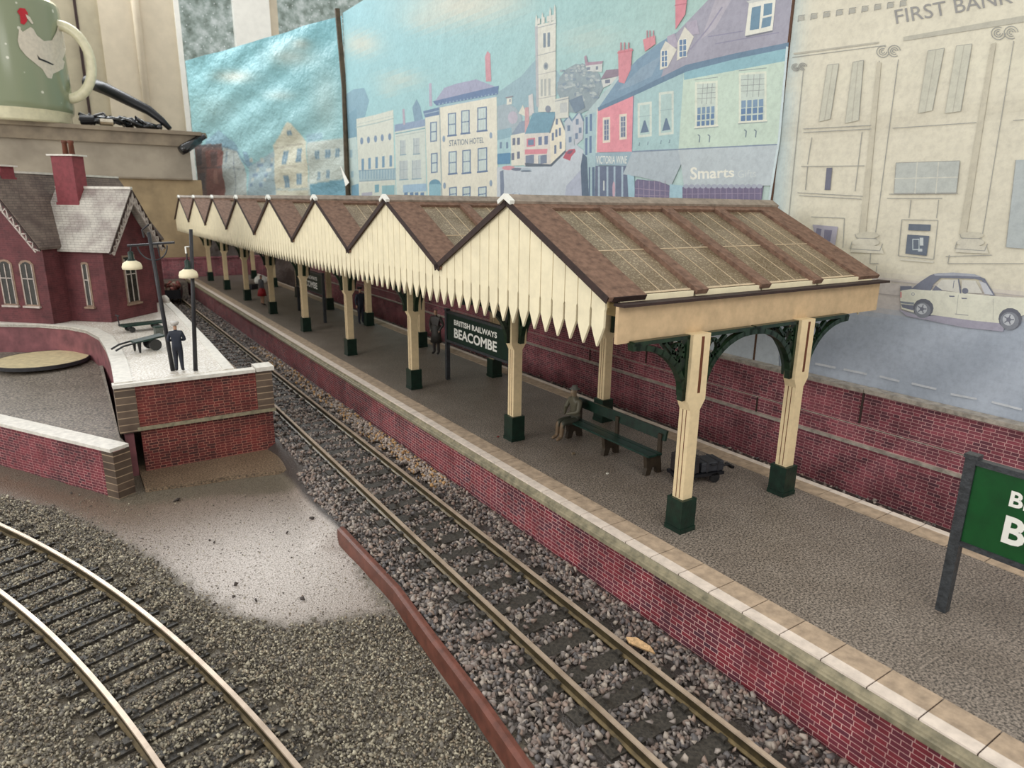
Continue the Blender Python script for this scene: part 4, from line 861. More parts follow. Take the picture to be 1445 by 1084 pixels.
# raised platform
EL = [tuple(atz(u, v, ZS)[:2]) for u, v in [(161, 541), (156, 512), (149, 492), (139, 476), (121, 466), (95, 461), (55, 458), (0, 457), (-200, 458)]]
ER = [(-.928, 2.13), (-.905, 2.9), (-.88, 4.2), (-.87, 6.4)]
poly = EL+[(-3.2, 8.5), (-.9, 8.5)]+ER[::-1]
p = tag(empty('station_platform', (0, 0, 0)), 'raised pale station platform with curved edge carrying the red brick building', 'platform')
MB().pz(poly, ZS-.02, ZS-.0015).build('platform_surface', K['pale'], p)
def inset(path, d):
    out = []
    for i, q_ in enumerate(path):
        a, c = np.array(path[max(i-1, 0)]), np.array(path[min(i+1, len(path)-1)]); t_ = (c-a)/np.linalg.norm(c-a); out.append(tuple(np.array(q_)+np.array([t_[1], -t_[0]])*d))
    return out
EI = inset(EL, .075)
def strip(b, A_, B_, z0, z1):
    for i in range(len(A_)-1): b.prism([A_[i], A_[i+1], B_[i+1], B_[i]], lambda x, y: (x, y, z0), lambda x, y: (x, y, z1))
b = MB(); strip(b, EL, EI, ZS-.018, ZS+.002); b.build('edge_paving', K['copingw'], p)
b = MB(); strip(b, ER, [(x-.05, y) for x, y in ER], ZS-.018, ZS+.002); b.build('edge_paving', K['copingw'], p)
W0 = inset(EL, .012); b = MB(); strip(b, W0, inset(EL, .05), -.30, ZS-.018); b.build('side_wall', K['maroon'], p)
b = MB(); strip(b, [(x-.012, y) for x, y in ER], [(x-.06, y) for x, y in ER], -.24, ZS-.018); b.build('side_wall', K['maroon'], p)
# low boundary wall and yard
LW = [(-1.502, 1.865), (-1.96, 2.60), (-2.6, 3.6)]
w = tag(empty('boundary_wall', (0, 0, 0)), 'low red brick boundary wall with white coping beside the yard', 'wall')
BK = inset(LW, .055)
b = MB(); strip(b, LW, BK, -.30, -.045); b.build('brick_wall', K['brickd'], w)
q1 = inset(LW, -.006); d1 = (np.array(LW[1])-np.array(LW[0])); d1 /= np.linalg.norm(d1)
b = MB(); a0 = np.array(q1[0])-d1*.004; a1 = a0+d1*.075; nn_ = np.array([d1[1], -d1[0]]); a2 = a1+nn_*.08; a3 = a0+nn_*.08
b.pz([tuple(a0), tuple(a1), tuple(a2), tuple(a3)], -.295, -.047); b.build('quoin_pier', K['stone'], w)
b = MB(); strip(b, inset(LW, -.014), inset(LW, .075), -.045, -.030); b.build('coping', K['copingw'], w)
b = MB(); b.pz([tuple(x) for x in inset(LW, .064)]+[(-3.3, 5.6), (-2.0, 5.4), (-1.47, 4.0), (-1.45, 3.4), (-1.46, 2.12), (-1.44, 1.99)], -.2, -.062); b.v = [(x, y, z if z < -.1 else -.062+.075*min(1, max(0, (y-2.3)/1.0))) for x, y, z in b.v]; tag(b.build('yard_surface', K['yard']), 'flat grey yard between the low boundary wall and the station platform', 'yard')
b = MB(); b.lathe([(.005, 0), (.52, 0), (.525, -.004), (.525, -.02), (.5, -.022)], n=64); q3 = [atz(u, v, .03)[:2] for u, v in ((127, 500), (58, 519), (0, 520))]
(ax, ay), (bx, by), (cx_, cy_) = q3; Dd = 2*(ax*(by-cy_)+bx*(cy_-ay)+cx_*(ay-by)); a2, b2, c2_ = ax*ax+ay*ay, bx*bx+by*by, cx_*cx_+cy_*cy_
dcx, dcy = (a2*(by-cy_)+b2*(cy_-ay)+c2_*(ay-by))/Dd, (a2*(cx_-bx)+b2*(ax-cx_)+c2_*(bx-ax))/Dd; dr = math.hypot(ax-dcx, ay-dcy); print('disc', dcx, dcy, dr)
b.v = [(x*dr/.534, y*dr/.534, z) for x, y, z in b.v]
o = b.build('turntable_disc', [K['wood']], None, (dcx, dcy, .033)); o_k = dr/.534
tag(o, 'round pale wooden disc lying in the grey yard', 'disc'); link('rim', MB().lathe([(.520*o_k, .001), (.534*o_k, .001), (.534*o_k, -.021), (.52*o_k, -.021)], n=64).build('rim', K['darkmetal']).data, o); 
bpy.data.objects.remove(bpy.data.objects['rim'])
for c_ in children(o): c_.name = 'rim'

# building in its own rotated frame: s along the street face, t going back
AZ = math.atan2(-.678, .735); PO = (-1.346, 3.887, ZS)
h = tag(empty('station_building', PO, AZ), 'red brick station building with slate gables and white pierced bargeboards', 'building')
EH, RH1, RH2 = .522, .866, .955
W = K['brickhouse']
b = MB(); b.box(-.62, 0, 0, .47, 0, EH); b.px([(0, EH), (.47, EH), (.235, RH1-.03)], -.6, 0); b.build('wing_wall', W, h)
LC = -.62; LWd = .32; TB = .98
b = MB(); b.box(LC-LWd, LC+LWd, -.156, TB, 0, EH); b.py([(LC-LWd, EH), (LC+LWd, EH), (LC, RH2-.03)], -.156, TB); b.build('main_wall', W, h)
def gable_roof(b, c, half, f, z0, z1, over, t_, a0, a1, m_=0):
    """two slopes over an eave centre c; f maps (across, z, along)"""
    for sg in (-1, 1):
        dx, dz = half*sg, z0-z1; ex = 1+over
        pts = [(c, z1), (c+dx*ex, z1+dz*ex), (c+dx*ex, z1+dz*ex+t_), (c, z1+t_)]
        b.prism(pts, lambda x, z: f(x, z, a0), lambda x, z: f(x, z, a1), m_)
b = MB(); gable_roof(b, .235, .235, lambda a, z, l: (l, a, z), EH, RH1, .16, .016, -.48, .09); b.build('wing_roof', K['slate_lit'], h)
b = MB(); gable_roof(b, LC, LWd, lambda a, z, l: (a, l, z), EH, RH2, .08, .016, -.20, TB+.03); b.build('main_roof', K['slate'], h)
b = MB(); b.box(LC-.012, LC+.012, -.2, TB+.03, RH2+.008, RH2+.022); b.box(-.48, .09, .223, .247, RH1+.006, RH1+.022); b.build('ridge_tiles', K['copingw'], h)
def barge(b, c, half, z0, z1, over, f):
    for sg in (-1, 1):
        P0 = (c, z1-.004); P1 = (c+half*sg*(1+over), z1+(z0-z1)*(1+over)-.004); dd = .062
        Q0 = (c, z1-.004-dd*1.2); Q1 = (P1[0]-sg*.03, P1[1]-.01)
        band(b, [P0, P1], .012, *f, mi=1); band(b, [Q0, Q1], .009, *f)
        for k in range(9):
            a = k/9; a2 = (k+.5)/9; a3 = (k+1)/9
            p0 = [P0[i]+(P1[i]-P0[i])*a for i in (0, 1)]; q_ = [Q0[i]+(Q1[i]-Q0[i])*a2 for i in (0, 1)]; p2 = [P0[i]+(P1[i]-P0[i])*a3 for i in (0, 1)]
            band(b, [tuple(p0), tuple(q_), tuple(p2)], .008, *f)
b = MB(); barge(b, .235, .235, EH, RH1, .16, (lambda a, z: (.084, a, z), lambda a, z: (.095, a, z))); b.build('bargeboard', [K['barge'], K['roofedge']], h)
b = MB(); barge(b, LC, LWd, EH, RH2, .08, (lambda a, z: (a, -.195, z), lambda a, z: (a, -.205, z))); b.build('bargeboard', [K['barge'], K['roofedge']], h)
def hwin(cx, z0, z1, w_, face, depth, lights=2, arch=True):
    """window on the street face (face='t') or on the end face (face='s')"""
    f = (lambda a, z, d: (a, depth-d, z)) if face == 't' else (lambda a, z, d: (depth+d, a, z))
    def pr(b, poly, d0, d1, mi=0): b.prism(poly, lambda a, z: f(a, z, d0), lambda a, z: f(a, z, d1), mi)
    top = [(cx+w_/2, z1-w_*.25), (cx+w_*.25, z1), (cx, z1+w_*.06), (cx-w_*.25, z1), (cx-w_/2, z1-w_*.25)] if arch else [(cx+w_/2, z1), (cx-w_/2, z1)]
    b = MB(); m2 = .012; big = [(cx-w_/2-m2, z0-m2), (cx+w_/2+m2, z0-m2)]+[(x+(m2 if x > cx else -m2 if x < cx else 0), z+m2) for x, z in top]
    pr(b, big, 0, .004); o = b.build('window', K['stonegrey'], h)
    b = MB(); pr(b, [(cx-w_/2, z0), (cx+w_/2, z0)]+top, .004, .0055); b.build('pane', K['glassdark'], o)
    b = MB(); t_ = .003
    for k in range(lights+1): x = cx-w_/2+w_*k/lights; pr(b, [(x-t_, z0), (x+t_, z0), (x+t_, z1-w_*.12), (x-t_, z1-w_*.12)], .004, .009)
    zm = z0+(z1-z0)*.62; pr(b, [(cx-w_/2, zm-t_), (cx+w_/2, zm-t_), (cx+w_/2, zm+t_), (cx-w_/2, zm+t_)], .004, .009); b.build('glazing_bars', K['barge'], o)
    b = MB(); pr(b, [(cx-w_/2-.02, z0-.022), (cx+w_/2+.02, z0-.022), (cx+w_/2+.02, z0-.010), (cx-w_/2-.02, z0-.010)], .0, .018); b.build('sill', K['barge'] if face == 't' and lights > 1 else K['stonegrey'], o)
for cx in (-.435, -.595, -.755): hwin(cx, .128, .40, .085, 't', -.156)
hwin(-.143, .112, .385, .032, 't', 0, 1); hwin(.232, .112, .42, .10, 's', 0, 2, False)
def chimney(x, y, z0, z1, w_, pots=2):
    b = MB(); b.box(x-w_, x+w_, y-.05, y+.05, z0, z1); b.box(x-w_-.006, x+w_+.006, y-.056, y+.056, z0, z0+(z1-z0)*.35); o = b.build('chimney', K['chimney'], h)
    MB().box(x-w_-.018, x+w_+.018, y-.066, y+.066, z1, z1+.010).build('chimney_cap', K['copingw'], o)
    for k in range(pots): b = MB(); b.lathe([(.0, 0), (.018, 0), (.015, .07), (.019, .075), (.019, .09), (.012, .09)], x-.005+.048*k, y, z1+.010, 10); b.build('chimney_pot', K['pot'], o, smooth=True)
chimney(-.34, .21, .62, 1.08, .08); chimney(-.625, -.02, .90, 1.0, .035, 0)

# ------------------------------------------------------------------ lamps
def lamp(u, v, hgt_, two, lean, lab):
    P = atz(u, v, ZS); L = tag(empty('platform_lamp', (P[0], P[1], ZS)), lab, 'lamp', 'lamp posts on the station platform')
    top = (lean[0], lean[1], hgt_)
    MB().tube([(0, 0, 0), (top[0]*.5, top[1]*.5, hgt_*.5), top], [.0105, .0095, .008], 10).build('post', K['darkmetal'], L, smooth=True)
    def shade(x, y, z, nm='lamp_shade'):
        b = MB(); b.lathe([(.006, .055), (.012, .05), (.012, .022), (.02, .012), (.038, .0), (.043, -.016), (.042, -.028), (.036, -.028), (.03, -.004), (.002, .004)], x, y, z, 20); o = b.build(nm, [K['cream'], K['green']], L, smooth=True)
        for p_ in o.data.polygons: p_.material_index = 1 if p_.center.z/S > z+.0115 else 0
        MB().tube([(x, y, z+.05), (x*.9+top[0]*.1, y, z+.085)], .0035, 6).build('hanger', K['darkmetal'], o)
    return L, shade, top
L, shade, top = lamp(244, 523, .665, True, (-.03, .02), 'grey lamp post with a crossbar and ladder hoop behind the trolleys')
ux, uy = .83, -.35
zc = .61; cxm = top[0]*.86
MB().tube([(cxm-ux*.115, -uy*.115+.02, zc-.008), (cxm+ux*.115, uy*.115+.02, zc+.008)], .0055, 8).build('crossbar', K['darkmetal'], L)
MB().tube([(cxm+ux*(.072*math.cos(a)+.005), uy*.072*math.cos(a)+.02, zc+.07*math.sin(a)-.005) for a in np.linspace(math.pi, 2*math.pi, 12)], .0035, 6).build('hoop', K['darkmetal'], L)
MB().tube([(cxm+ux*.03, uy*.03+.02, zc), (cxm+ux*.035, uy*.035+.02, zc-.06)], .003, 6).build('stay', K['darkmetal'], L)
MB().tube([(cxm, .02, zc+.09), (cxm-ux*.035, -uy*.035+.02, zc+.065), (cxm-ux*.03, -uy*.03+.02, zc+.03)], .004, 6).build('bracket_arm', K['darkmetal'], L)
shade(cxm-ux*.105, -uy*.105+.02, zc-.088)
L, shade, top = lamp(276, 523, .68, False, (.045, -.012), 'plain grey lamp post with one cream shade, beside the platform coping')
shade(.012, -.022, .485)
MB().tube([(.03, -.008, .60), (.012, -.022, .60), (.012, -.022, .57)], .004, 6).build('bracket_arm', K['white'], L)

# ------------------------------------------------------------------ people: one skinned body each
def body(joints, bones, rad, cols, res=2):
    me = bpy.data.meshes.new('person'); names = list(joints); me.from_pydata([tuple(c*S for c in joints[k]) for k in names], [(names.index(a), names.index(b_)) for a, b_ in bones], [])
    o = bpy.data.objects.new('person', me); C.objects.link(o)
    bm = bmesh.new(); bm.from_mesh(me); bm.verts.ensure_lookup_table(); sl = bm.verts.layers.skin.verify()
    for i, k in enumerate(names): r = rad[k]; bm.verts[i][sl].radius = (r*S, r*S) if not isinstance(r, tuple) else (r[0]*S, r[1]*S); bm.verts[i][sl].use_root = (k == 'pelvis')
    bm.to_mesh(me); bm.free()
    m1 = o.modifiers.new('s', 'SKIN'); m1.use_smooth_shade = True; m2 = o.modifiers.new('d', 'SUBSURF'); m2.levels = m2.render_levels = res
    dg = bpy.context.evaluated_depsgraph_get(); new = bpy.data.meshes.new_from_object(o.evaluated_get(dg)); bpy.data.objects.remove(o)
    at = new.color_attributes.new('Col', 'FLOAT_COLOR', 'POINT')
    for v in new.vertices: at.data[v.index].color = lin(cols(*(c/S for c in v.co)))
    new.materials.clear(); new.materials.append(MPE); 
    for p_ in new.polygons: p_.use_smooth = True
    return new
MPE = vcol('painted_figure', .5, .25, 10, spec=.4)
def standing(hh, cols, arms='down', stance=.0, fat=1.2):
    k = hh; j = {'pelvis': (0, 0, .50*k), 'waist': (0, 0, .60*k), 'chest': (0, -.005*k, .72*k), 'neck': (0, 0, .835*k), 'chin': (0, -.006*k, .875*k), 'head': (0, -.004*k, .925*k), 'crown': (0, .002*k, .972*k), 'nose': (0, -.052*k, .905*k)}
    r = {'pelvis': (.078*k, .06*k), 'waist': (.068*k, .052*k), 'chest': (.088*k, .06*k), 'neck': .026*k, 'chin': .036*k, 'head': .049*k, 'crown': .032*k, 'nose': .009*k}
    bones = [('pelvis', 'waist'), ('waist', 'chest'), ('chest', 'neck'), ('neck', 'chin'), ('chin', 'head'), ('head', 'crown'), ('head', 'nose')]
    for sd, n_ in ((-1, 'l'), (1, 'r')):
        j['hip'+n_] = (sd*.045*k, 0, .47*k); j['knee'+n_] = (sd*(.05+stance)*k, -.01*k, .27*k); j['ank'+n_] = (sd*(.055+stance*1.6)*k, .005*k, .05*k); j['toe'+n_] = (sd*(.065+stance*1.6)*k, -.07*k, .022*k)
        r.update({'hip'+n_: .05*k, 'knee'+n_: .035*k, 'ank'+n_: .025*k, 'toe'+n_: .02*k}); bones += [('pelvis', 'hip'+n_), ('hip'+n_, 'knee'+n_), ('knee'+n_, 'ank'+n_), ('ank'+n_, 'toe'+n_)]
        j['sh'+n_] = (sd*.105*k, 0, .79*k); r['sh'+n_] = .036*k
        if arms == 'down': el, ha = (sd*.14*k, .01*k, .63*k), (sd*.135*k, -.03*k, .49*k)
        elif arms == 'pockets': el, ha = (sd*.165*k, .02*k, .64*k), (sd*.10*k, -.05*k, .53*k)
        else: el, ha = (sd*.155*k, .0, .64*k), (sd*.05*k, -.11*k, .63*k)
        j['el'+n_] = el; j['ha'+n_] = ha; r['el'+n_] = .027*k; r['ha'+n_] = .019*k
        bones += [('chest', 'sh'+n_), ('sh'+n_, 'el'+n_), ('el'+n_, 'ha'+n_)]
        for q_ in range(4): fx = ha[0]+(q_-1.5)*.009*k; j[f'f{q_}{n_}'] = (fx, ha[1]-.012*k, ha[2]-(.045, .052, .049, .04)[q_]*k); r[f'f{q_}{n_}'] = .0045*k; bones.append(('ha'+n_, f'f{q_}{n_}'))
        j['th'+n_] = (ha[0]-sd*.026*k, ha[1]-.014*k, ha[2]-.02*k); r['th'+n_] = .005*k; bones.append(('ha'+n_, 'th'+n_))
    for n_ in r:
        if n_ not in ('neck', 'chin', 'head', 'crown', 'nose') and n_[0] not in 'f' and n_[:2] != 'th': r[n_] = tuple(v*fat for v in r[n_]) if isinstance(r[n_], tuple) else r[n_]*fat
    return body(j, bones, r, cols)
def person(me, loc, rz, label, group=None):
    o = link('person', me, None, loc, rz); return tag(o, label, 'person', 'painted figures on the platforms')
SKN = (186, 146, 120)
def man_cols(top, leg, shoe=(34, 30, 30), cap=(60, 52, 50), hh=.3, hands=True):
    def f(x, y, z):
        z = z/hh
        if z > .945: return cap
        if z > .85: return SKN if y/hh < .03 else cap
        if z < .05: return shoe
        if hands and z < .52 and abs(x)/hh > .1: return SKN
        return top if z > .50 else leg
    return f
# station man in dark uniform with a pale cap, seen from behind
hm = .236; hm = .243; me_ = standing(hm, man_cols((38, 44, 58), (34, 38, 50), hh=hm, cap=(110, 84, 66)), 'front', .0, 1.32)
P = atz(254, 524, ZS); o = person(me_, (P[0], P[1], ZS), math.radians(168), 'person in dark uniform and pale peaked cap standing by the lamp posts')
b = MB(); b.lathe([(.0005, .011), (.018, .0115), (.0205, .006), (.0145, -.006), (.0005, -.006)], 0, 0, 0, 16); c_ = b.build('cap', mat('cap_grey', (190, 186, 180), .6, .1, 10), o, (0, 0, hm*.965), smooth=True)
b = MB(); b.lathe([(.0, 0), (.0, .0)], 0, 0, 0, 4) if 0 else b.add([(-.011, -.010, -.004), (.011, -.010, -.004), (.007, -.022, -.008), (-.007, -.022, -.008)], [(0, 1, 2, 3)]); b.build('cap_peak', K['black'], c_)
hh = .325
def coat(x0, r0, z0, z1, r1, m_, par):
    b = MB(); b.lathe([(r1*.6, z1+.012), (r1, z1), (r1*.95, (z0+z1)/2), (r0, z0), (r0*.9, z0+.002)], 0, 0, 0, 18); b.v = [(x, y*.78, z) for x, y, z in b.v]; return b.build('coat', m_, par, smooth=True)
me_ = standing(hh, man_cols((58, 54, 50), (50, 46, 44), hh=hh, cap=(84, 74, 66)), 'pockets'); P = atz(616, 500, 0); o = person(me_, (P[0], P[1], 0), math.radians(-60), 'person in a long dark overcoat standing beside the station name board')
coat(0, .044, .085, .2, .036, mat('overcoat', (56, 54, 50), .6, .3, 10), o)
me_ = standing(.315, man_cols((40, 46, 60), (38, 42, 54), hh=.315, cap=(44, 42, 48)), 'down'); P = atz(511, 456, 0); o = person(me_, (P[0]-.02, P[1]-.03, 0), math.radians(10), 'person in a dark blue suit and cap, in front of the far row column')
b = MB(); b.lathe([(.0005, .016), (.02, .016), (.022, .010), (.018, .0), (.0005, .0)], n=14); b.build('cap', K['black'], o, (0, 0, .298), smooth=True)
wom = lambda x, y, z: (70, 66, 66) if z/.31 > .93 else SKN if z/.31 > .84 else (78, 80, 84) if z/.31 > .55 else (168, 44, 48) if z/.31 > .32 else SKN if z/.31 > .07 else (90, 84, 86)
me_ = standing(.31, wom, 'down'); P = atz(371, 431, 0); o = person(me_, (P[0], P[1], 0), math.radians(100), 'person in grey jacket and red skirt walking along the platform')
b = MB(); b.lathe([(.022, .165), (.034, .15), (.044, .095), (.04, .096)], n=16); b.build('skirt', mat('red_skirt', (172, 44, 50), .6, .2, 10), o, smooth=True)
# seated figure
hs = .31; J = {'pelvis': (0, 0, .085), 'waist': (0, .004, .12), 'chest': (0, -.002, .158), 'neck': (0, -.004, .19), 'chin': (0, -.010, .203), 'head': (0, -.008, .220), 'crown': (0, -.004, .236), 'nose': (0, -.026, .213)}
RR = {'pelvis': (.027, .026), 'waist': (.024, .02), 'chest': (.030, .022), 'neck': .010, 'chin': .013, 'head': .0165, 'crown': .012, 'nose': .003}
BN = [('pelvis', 'waist'), ('waist', 'chest'), ('chest', 'neck'), ('neck', 'chin'), ('chin', 'head'), ('head', 'crown'), ('head', 'nose')]
for sd, n_ in ((-1, 'l'), (1, 'r')):
    J.update({'hip'+n_: (sd*.014, -.006, .083), 'knee'+n_: (sd*.015, -.078, .084), 'ank'+n_: (sd*.015, -.084, .020), 'toe'+n_: (sd*.017, -.112, .009), 'sh'+n_: (sd*.035, 0, .176), 'el'+n_: (sd*.044, -.018, .132), 'ha'+n_: (sd*.014, -.044, .122), 'fi'+n_: (sd*.006, -.056, .118)})
    RR.update({'hip'+n_: .018, 'knee'+n_: .014, 'ank'+n_: .009, 'toe'+n_: .008, 'sh'+n_: .013, 'el'+n_: .010, 'ha'+n_: .007, 'fi'+n_: .004})
    BN += [('pelvis', 'hip'+n_), ('hip'+n_, 'knee'+n_), ('knee'+n_, 'ank'+n_), ('ank'+n_, 'toe'+n_), ('chest', 'sh'+n_), ('sh'+n_, 'el'+n_), ('el'+n_, 'ha'+n_), ('ha'+n_, 'fi'+n_)]
seatc = lambda x, y, z: (84, 82, 74) if z > .226 else (136, 118, 96) if z > .195 else (96, 92, 76) if z > .105 else (58, 60, 50) if (z > .062 and y > -.085) else (118, 98, 76)
me_ = body(J, BN, RR, seatc)

# ------------------------------------------------------------------ bench with back, its seated figure, luggage
BA, BB_ = np.array([.258, .905]), np.array([.252, .365])
BP0 = (BA+BB_)/2; BL = np.linalg.norm(BB_-BA)/2; brz = math.atan2(*(BB_-BA)[::-1])
bench = tag(empty('platform_bench', (BP0[0], BP0[1], 0), brz), 'long dark green bench with a single back rail under the canopy', 'bench')
# local x runs along the bench toward the near end, +y is its back side
b = MB(); b.box(-BL, BL, -.045, .0, .078, .086); b.box(-BL, BL, .004, .026, .078, .086); b.build('seat', K['trolley'], bench)
b = MB(); b.px([(.030, .135), (.040, .135), (.048, .175), (.038, .175)], -BL-.005, BL+.005); b.build('backrest', K['green'], bench)
kb = mat('bench_leg_brown', (62, 52, 40), .5, .3, 10)
for k, x in enumerate((-BL+.02, 0, BL-.02)):
    b = MB(); b.prism([(-.045, .078), (-.038, .03), (-.045, 0), (-.02, 0), (-.008, .03), (.012, .03), (.02, 0), (.042, 0), (.036, .05), (.030, .078)], lambda a, z: (x-.009, a, z), lambda a, z: (x+.009, a, z)); b.box(x-.009, x+.009, .026, .036, .07, .16); b.build('leg', kb, bench)
o = link('person', me_, None, (0, 0, 0)); lp = np.array([-BL+.035, -.012]); cr, sr = math.cos(brz), math.sin(brz)
wp = (BP0[0]+cr*lp[0]-sr*lp[1], BP0[1]+sr*lp[0]+cr*lp[1]); o.location = (wp[0]*S, wp[1]*S, .004*S); o.rotation_euler = (0, 0, brz); tag(o, 'person in drab green clothes sitting at the far end of the bench', 'person', 'painted figures on the platforms')
b = MB(); b.lathe([(.0005, .014), (.012, .012), (.0165, .0), (.025, -.003), (.0165, -.004)], n=14); b.build('hat', mat('grey_hat', (104, 104, 98), .6, .3, 12), o, (0, -.006, .230), smooth=True)
def case(P, rz, sx, sy, sz, m_, lab, z=0):
    o = tag(empty('suitcase', (P[0], P[1], z), rz), lab, 'suitcase', 'cases and trunks on the platform')
    b = MB(); b.box(-sx, sx, -sy, sy, 0, sz); q_ = b.build('case', m_, o); bv = q_.modifiers.new('b', 'BEVEL'); bv.width = .004*S; bv.segments = 2
    b = MB(); b.box(-sx-.001, sx+.001, -sy-.001, sy+.001, sz*.62, sz*.66); 
    for x in (-sx*.5, sx*.5): b.box(x-.004, x+.004, -sy-.0015, sy+.0015, -.0, sz+.001)
    b.build('straps', K['darkmetal'], o)
    MB().tube([(-.014, -sy, sz*.8), (-.012, -sy-.010, sz*.84), (.012, -sy-.010, sz*.84), (.014, -sy, sz*.8)], .002, 6).build('handle', K['black'], o)
TP = (.345, .250)
cart = tag(empty('luggage_trolley', (TP[0], TP[1], 0), math.radians(-14)), 'low black luggage trolley loaded with cases beside the bench end', 'trolley'); cart.scale = (1.15,)*3
def trolley(t, L_, W_, zt, wr, mt, two=True, tilt=0, handle=.09):
    b = MB(); b.box(-L_, L_, -W_, W_, zt, zt+.010); b.build('deck', mt, t)
    for sx in ((-.6, .6) if two else (.35,)):
        for sy in (-1, 1):
            b = MB(); b.tube([(sx*L_, sy*(W_*.9)-.004, wr), (sx*L_, sy*(W_*.9)+.004, wr)], wr, 18); b.build('wheel', K['blackshine'], t)
        b = MB(); b.tube([(sx*L_, -W_*.85, wr), (sx*L_, W_*.85, wr)], .004, 6); b.build('axle', K['darkmetal'], t)
        b = MB(); b.box(sx*L_-.006, sx*L_+.006, -W_*.6, W_*.6, wr, zt+.001); b.build('axle_block', K['darkmetal'], t)
trolley(cart, .085, .040, .026, .018, K['black']); 
b = MB(); b.tube([(.085, 0, .034), (.12, .0, .04), (.135, 0, .036)], .004, 6); b.box(.13, .140, -.02, .02, .032, .040); b.build('handle', K['black'], cart)
def onc(x, y): a = math.radians(-14); return (TP[0]+math.cos(a)*x-math.sin(a)*y, TP[1]+math.sin(a)*x+math.cos(a)*y)
case(onc(-.05, 0), math.radians(-14), .040, .038, .070, mat('dark_brown_case', (50, 44, 44), .5, .3, 8), 'tall dark case on the low trolley, nearer to the bench', .0425)
case(onc(.05, .0), math.radians(-14), .050, .038, .040, mat('slate_case', (54, 56, 62), .4, .3, 8), 'flat slate grey case on the low trolley, farther from the bench', .0425)
# station trolleys
P = atz(205, 495, ZS); t = tag(empty('luggage_trolley', (P[0], P[1], ZS), math.radians(16)), 'two wheeled green barrow tipped on its legs, nearest the end wall', 'trolley'); t.scale = (1.18,)*3
b = MB(); b.prism([(-.05, .044), (.085, .060), (.085, .068), (-.05, .052)], lambda a, z: (a, -.032, z), lambda a, z: (a, .032, z)); b.build('deck', K['trolley'], t)
for sy in (-.03, .03):
    MB().tube([(-.05, sy, .048), (-.10, sy*.9, .040), (-.135, sy*.85, .024)], .0045, 6).build('handle', K['black'], t)
    b = MB(); b.prism([(-.042, .048), (-.025, .048), (-.031, .0), (-.037, .0)], lambda a, z: (a, sy-.004, z), lambda a, z: (a, sy+.004, z)); b.build('leg', K['black'], t)
    b = MB(); b.tube([(.035, sy*1.2-.004, .028), (.035, sy*1.2+.004, .028)], .027, 20); b.build('wheel', K['blackshine'], t)
P = atz(200, 470, ZS); t = tag(empty('luggage_trolley', (P[0]+.02, P[1]+.1, ZS), math.radians(14)), 'long flat four wheeled platform trolley nearer the building', 'trolley')
trolley(t, .13, .045, .038, .018, K['trolley'])
b = MB(); b.tube([(-.135, 0, .04), (-.14, 0, .11)], .0035, 6); b.tube([(-.14, -.03, .11), (-.14, .03, .11)], .004, 6); b.build('handle', K['darkmetal'], t)
P = atz(225, 474, ZS); t = tag(empty('crate', (P[0], P[1]+.02, ZS), .2), 'small grey green crate between the two trolleys', 'crate'); b = MB(); b.box(-.022, .022, -.02, .02, 0, .055); b.build('case', mat('crate_grey', (96, 102, 96), .6, .3, 10), t); b = MB(); b.box(-.024, .024, -.022, .022, .05, .058); b.box(-.024, .024, -.022, .022, 0, .006); b.build('lid', K['trolley'], t)

# ------------------------------------------------------------------ name boards
LET = {}
def sign(x, y0, y1, zt, zb, mboard, label, top_caps=True, thick=.011, wave=0):
    """posts at y0 (far) and y1 (near); the board faces the track (-x)"""
    o = tag(empty('station_name_board', (x, y0, 0)), label, 'sign', 'station name boards'); L_ = y0-y1
    for yy in (0, -L_):
        b = MB(); b.box(-thick, thick, yy-thick, yy+thick, 0, zt+.012); b.box(-thick*1.25, thick*1.25, yy-thick*1.25, yy+thick*1.25, zt+.004, zt+.014); b.build('post', K['sign_grey'], o)
    b = MB(); f = .010
    b.box(-thick*.9, thick*.9, -L_+thick, -thick, zt-f, zt+f*.4); b.box(-thick*.9, thick*.9, -L_+thick, -thick, zb-f*.4, zb+f); b.build('board_frame', K['sign_grey'], o)
    b = MB(); b.box(-thick*.55, thick*.3, -L_+thick, -thick, zb+f*.5, zt-f*.5); bd = b.build('board', mboard, o)
    xx = -thick*.55-.0015; H = zt-zb
    for st, za, zb_, m0, m1 in (('BRITISH RAILWAYS', .62, .80, .13, .83), ('BEACOMBE', .20, .52, .13, .83)):
        if st not in LET: LET[st] = text_mesh(st, bold=.028)
        vs, fs = LET[st]; b = MB(); b.add([(xx, -thick-(L_-2*thick)*(m0+(m1-m0)*u), zb+H*(za+(zb_-za)*v)) for u, v in vs], fs); b.build('inscription', K['white'], bd)
sign(.25, 2.077, 1.40, .41, .235, K['sign_green'], 'dark green station name board with white letters, between the front two canopy columns')
sign(.25, 5.05, 4.30, .41, .235, K['sign_green'], 'dark name board farther down the platform, half hidden by canopy columns')
sign(.237, -.697, -1.36, .425, .20, K['sign_bright'], 'bright green name board on a stout grey post, nearest the open platform end', thick=.0125)

# litter on the platform
def scrap(u, v, r, c, lab):
    P = atz(u, v, 0); b = MB(); b.prism([(-r, -.4*r), (.3*r, -.7*r), (r, .1*r), (.2*r, .8*r), (-.6*r, .5*r)], lambda a, c_: (a, c_, 0), lambda a, c_: (a*.8, c_*.8, r*.45)); o = b.build('paper_scrap', mat('scrap', c, .6, .2, 20), None, (P[0], P[1], .001), .4); tag(o, lab, 'scrap', 'litter on the platform tarmac')
scrap(857, 669, .008, (232, 228, 214), 'white paper scrap on the tarmac in front of the bench'); scrap(809, 641, .011, (128, 112, 88), 'tan flake on the tarmac near the seated person'); scrap(703, 617, .008, (140, 60, 56), 'red leaf scrap beside the green column base'); 
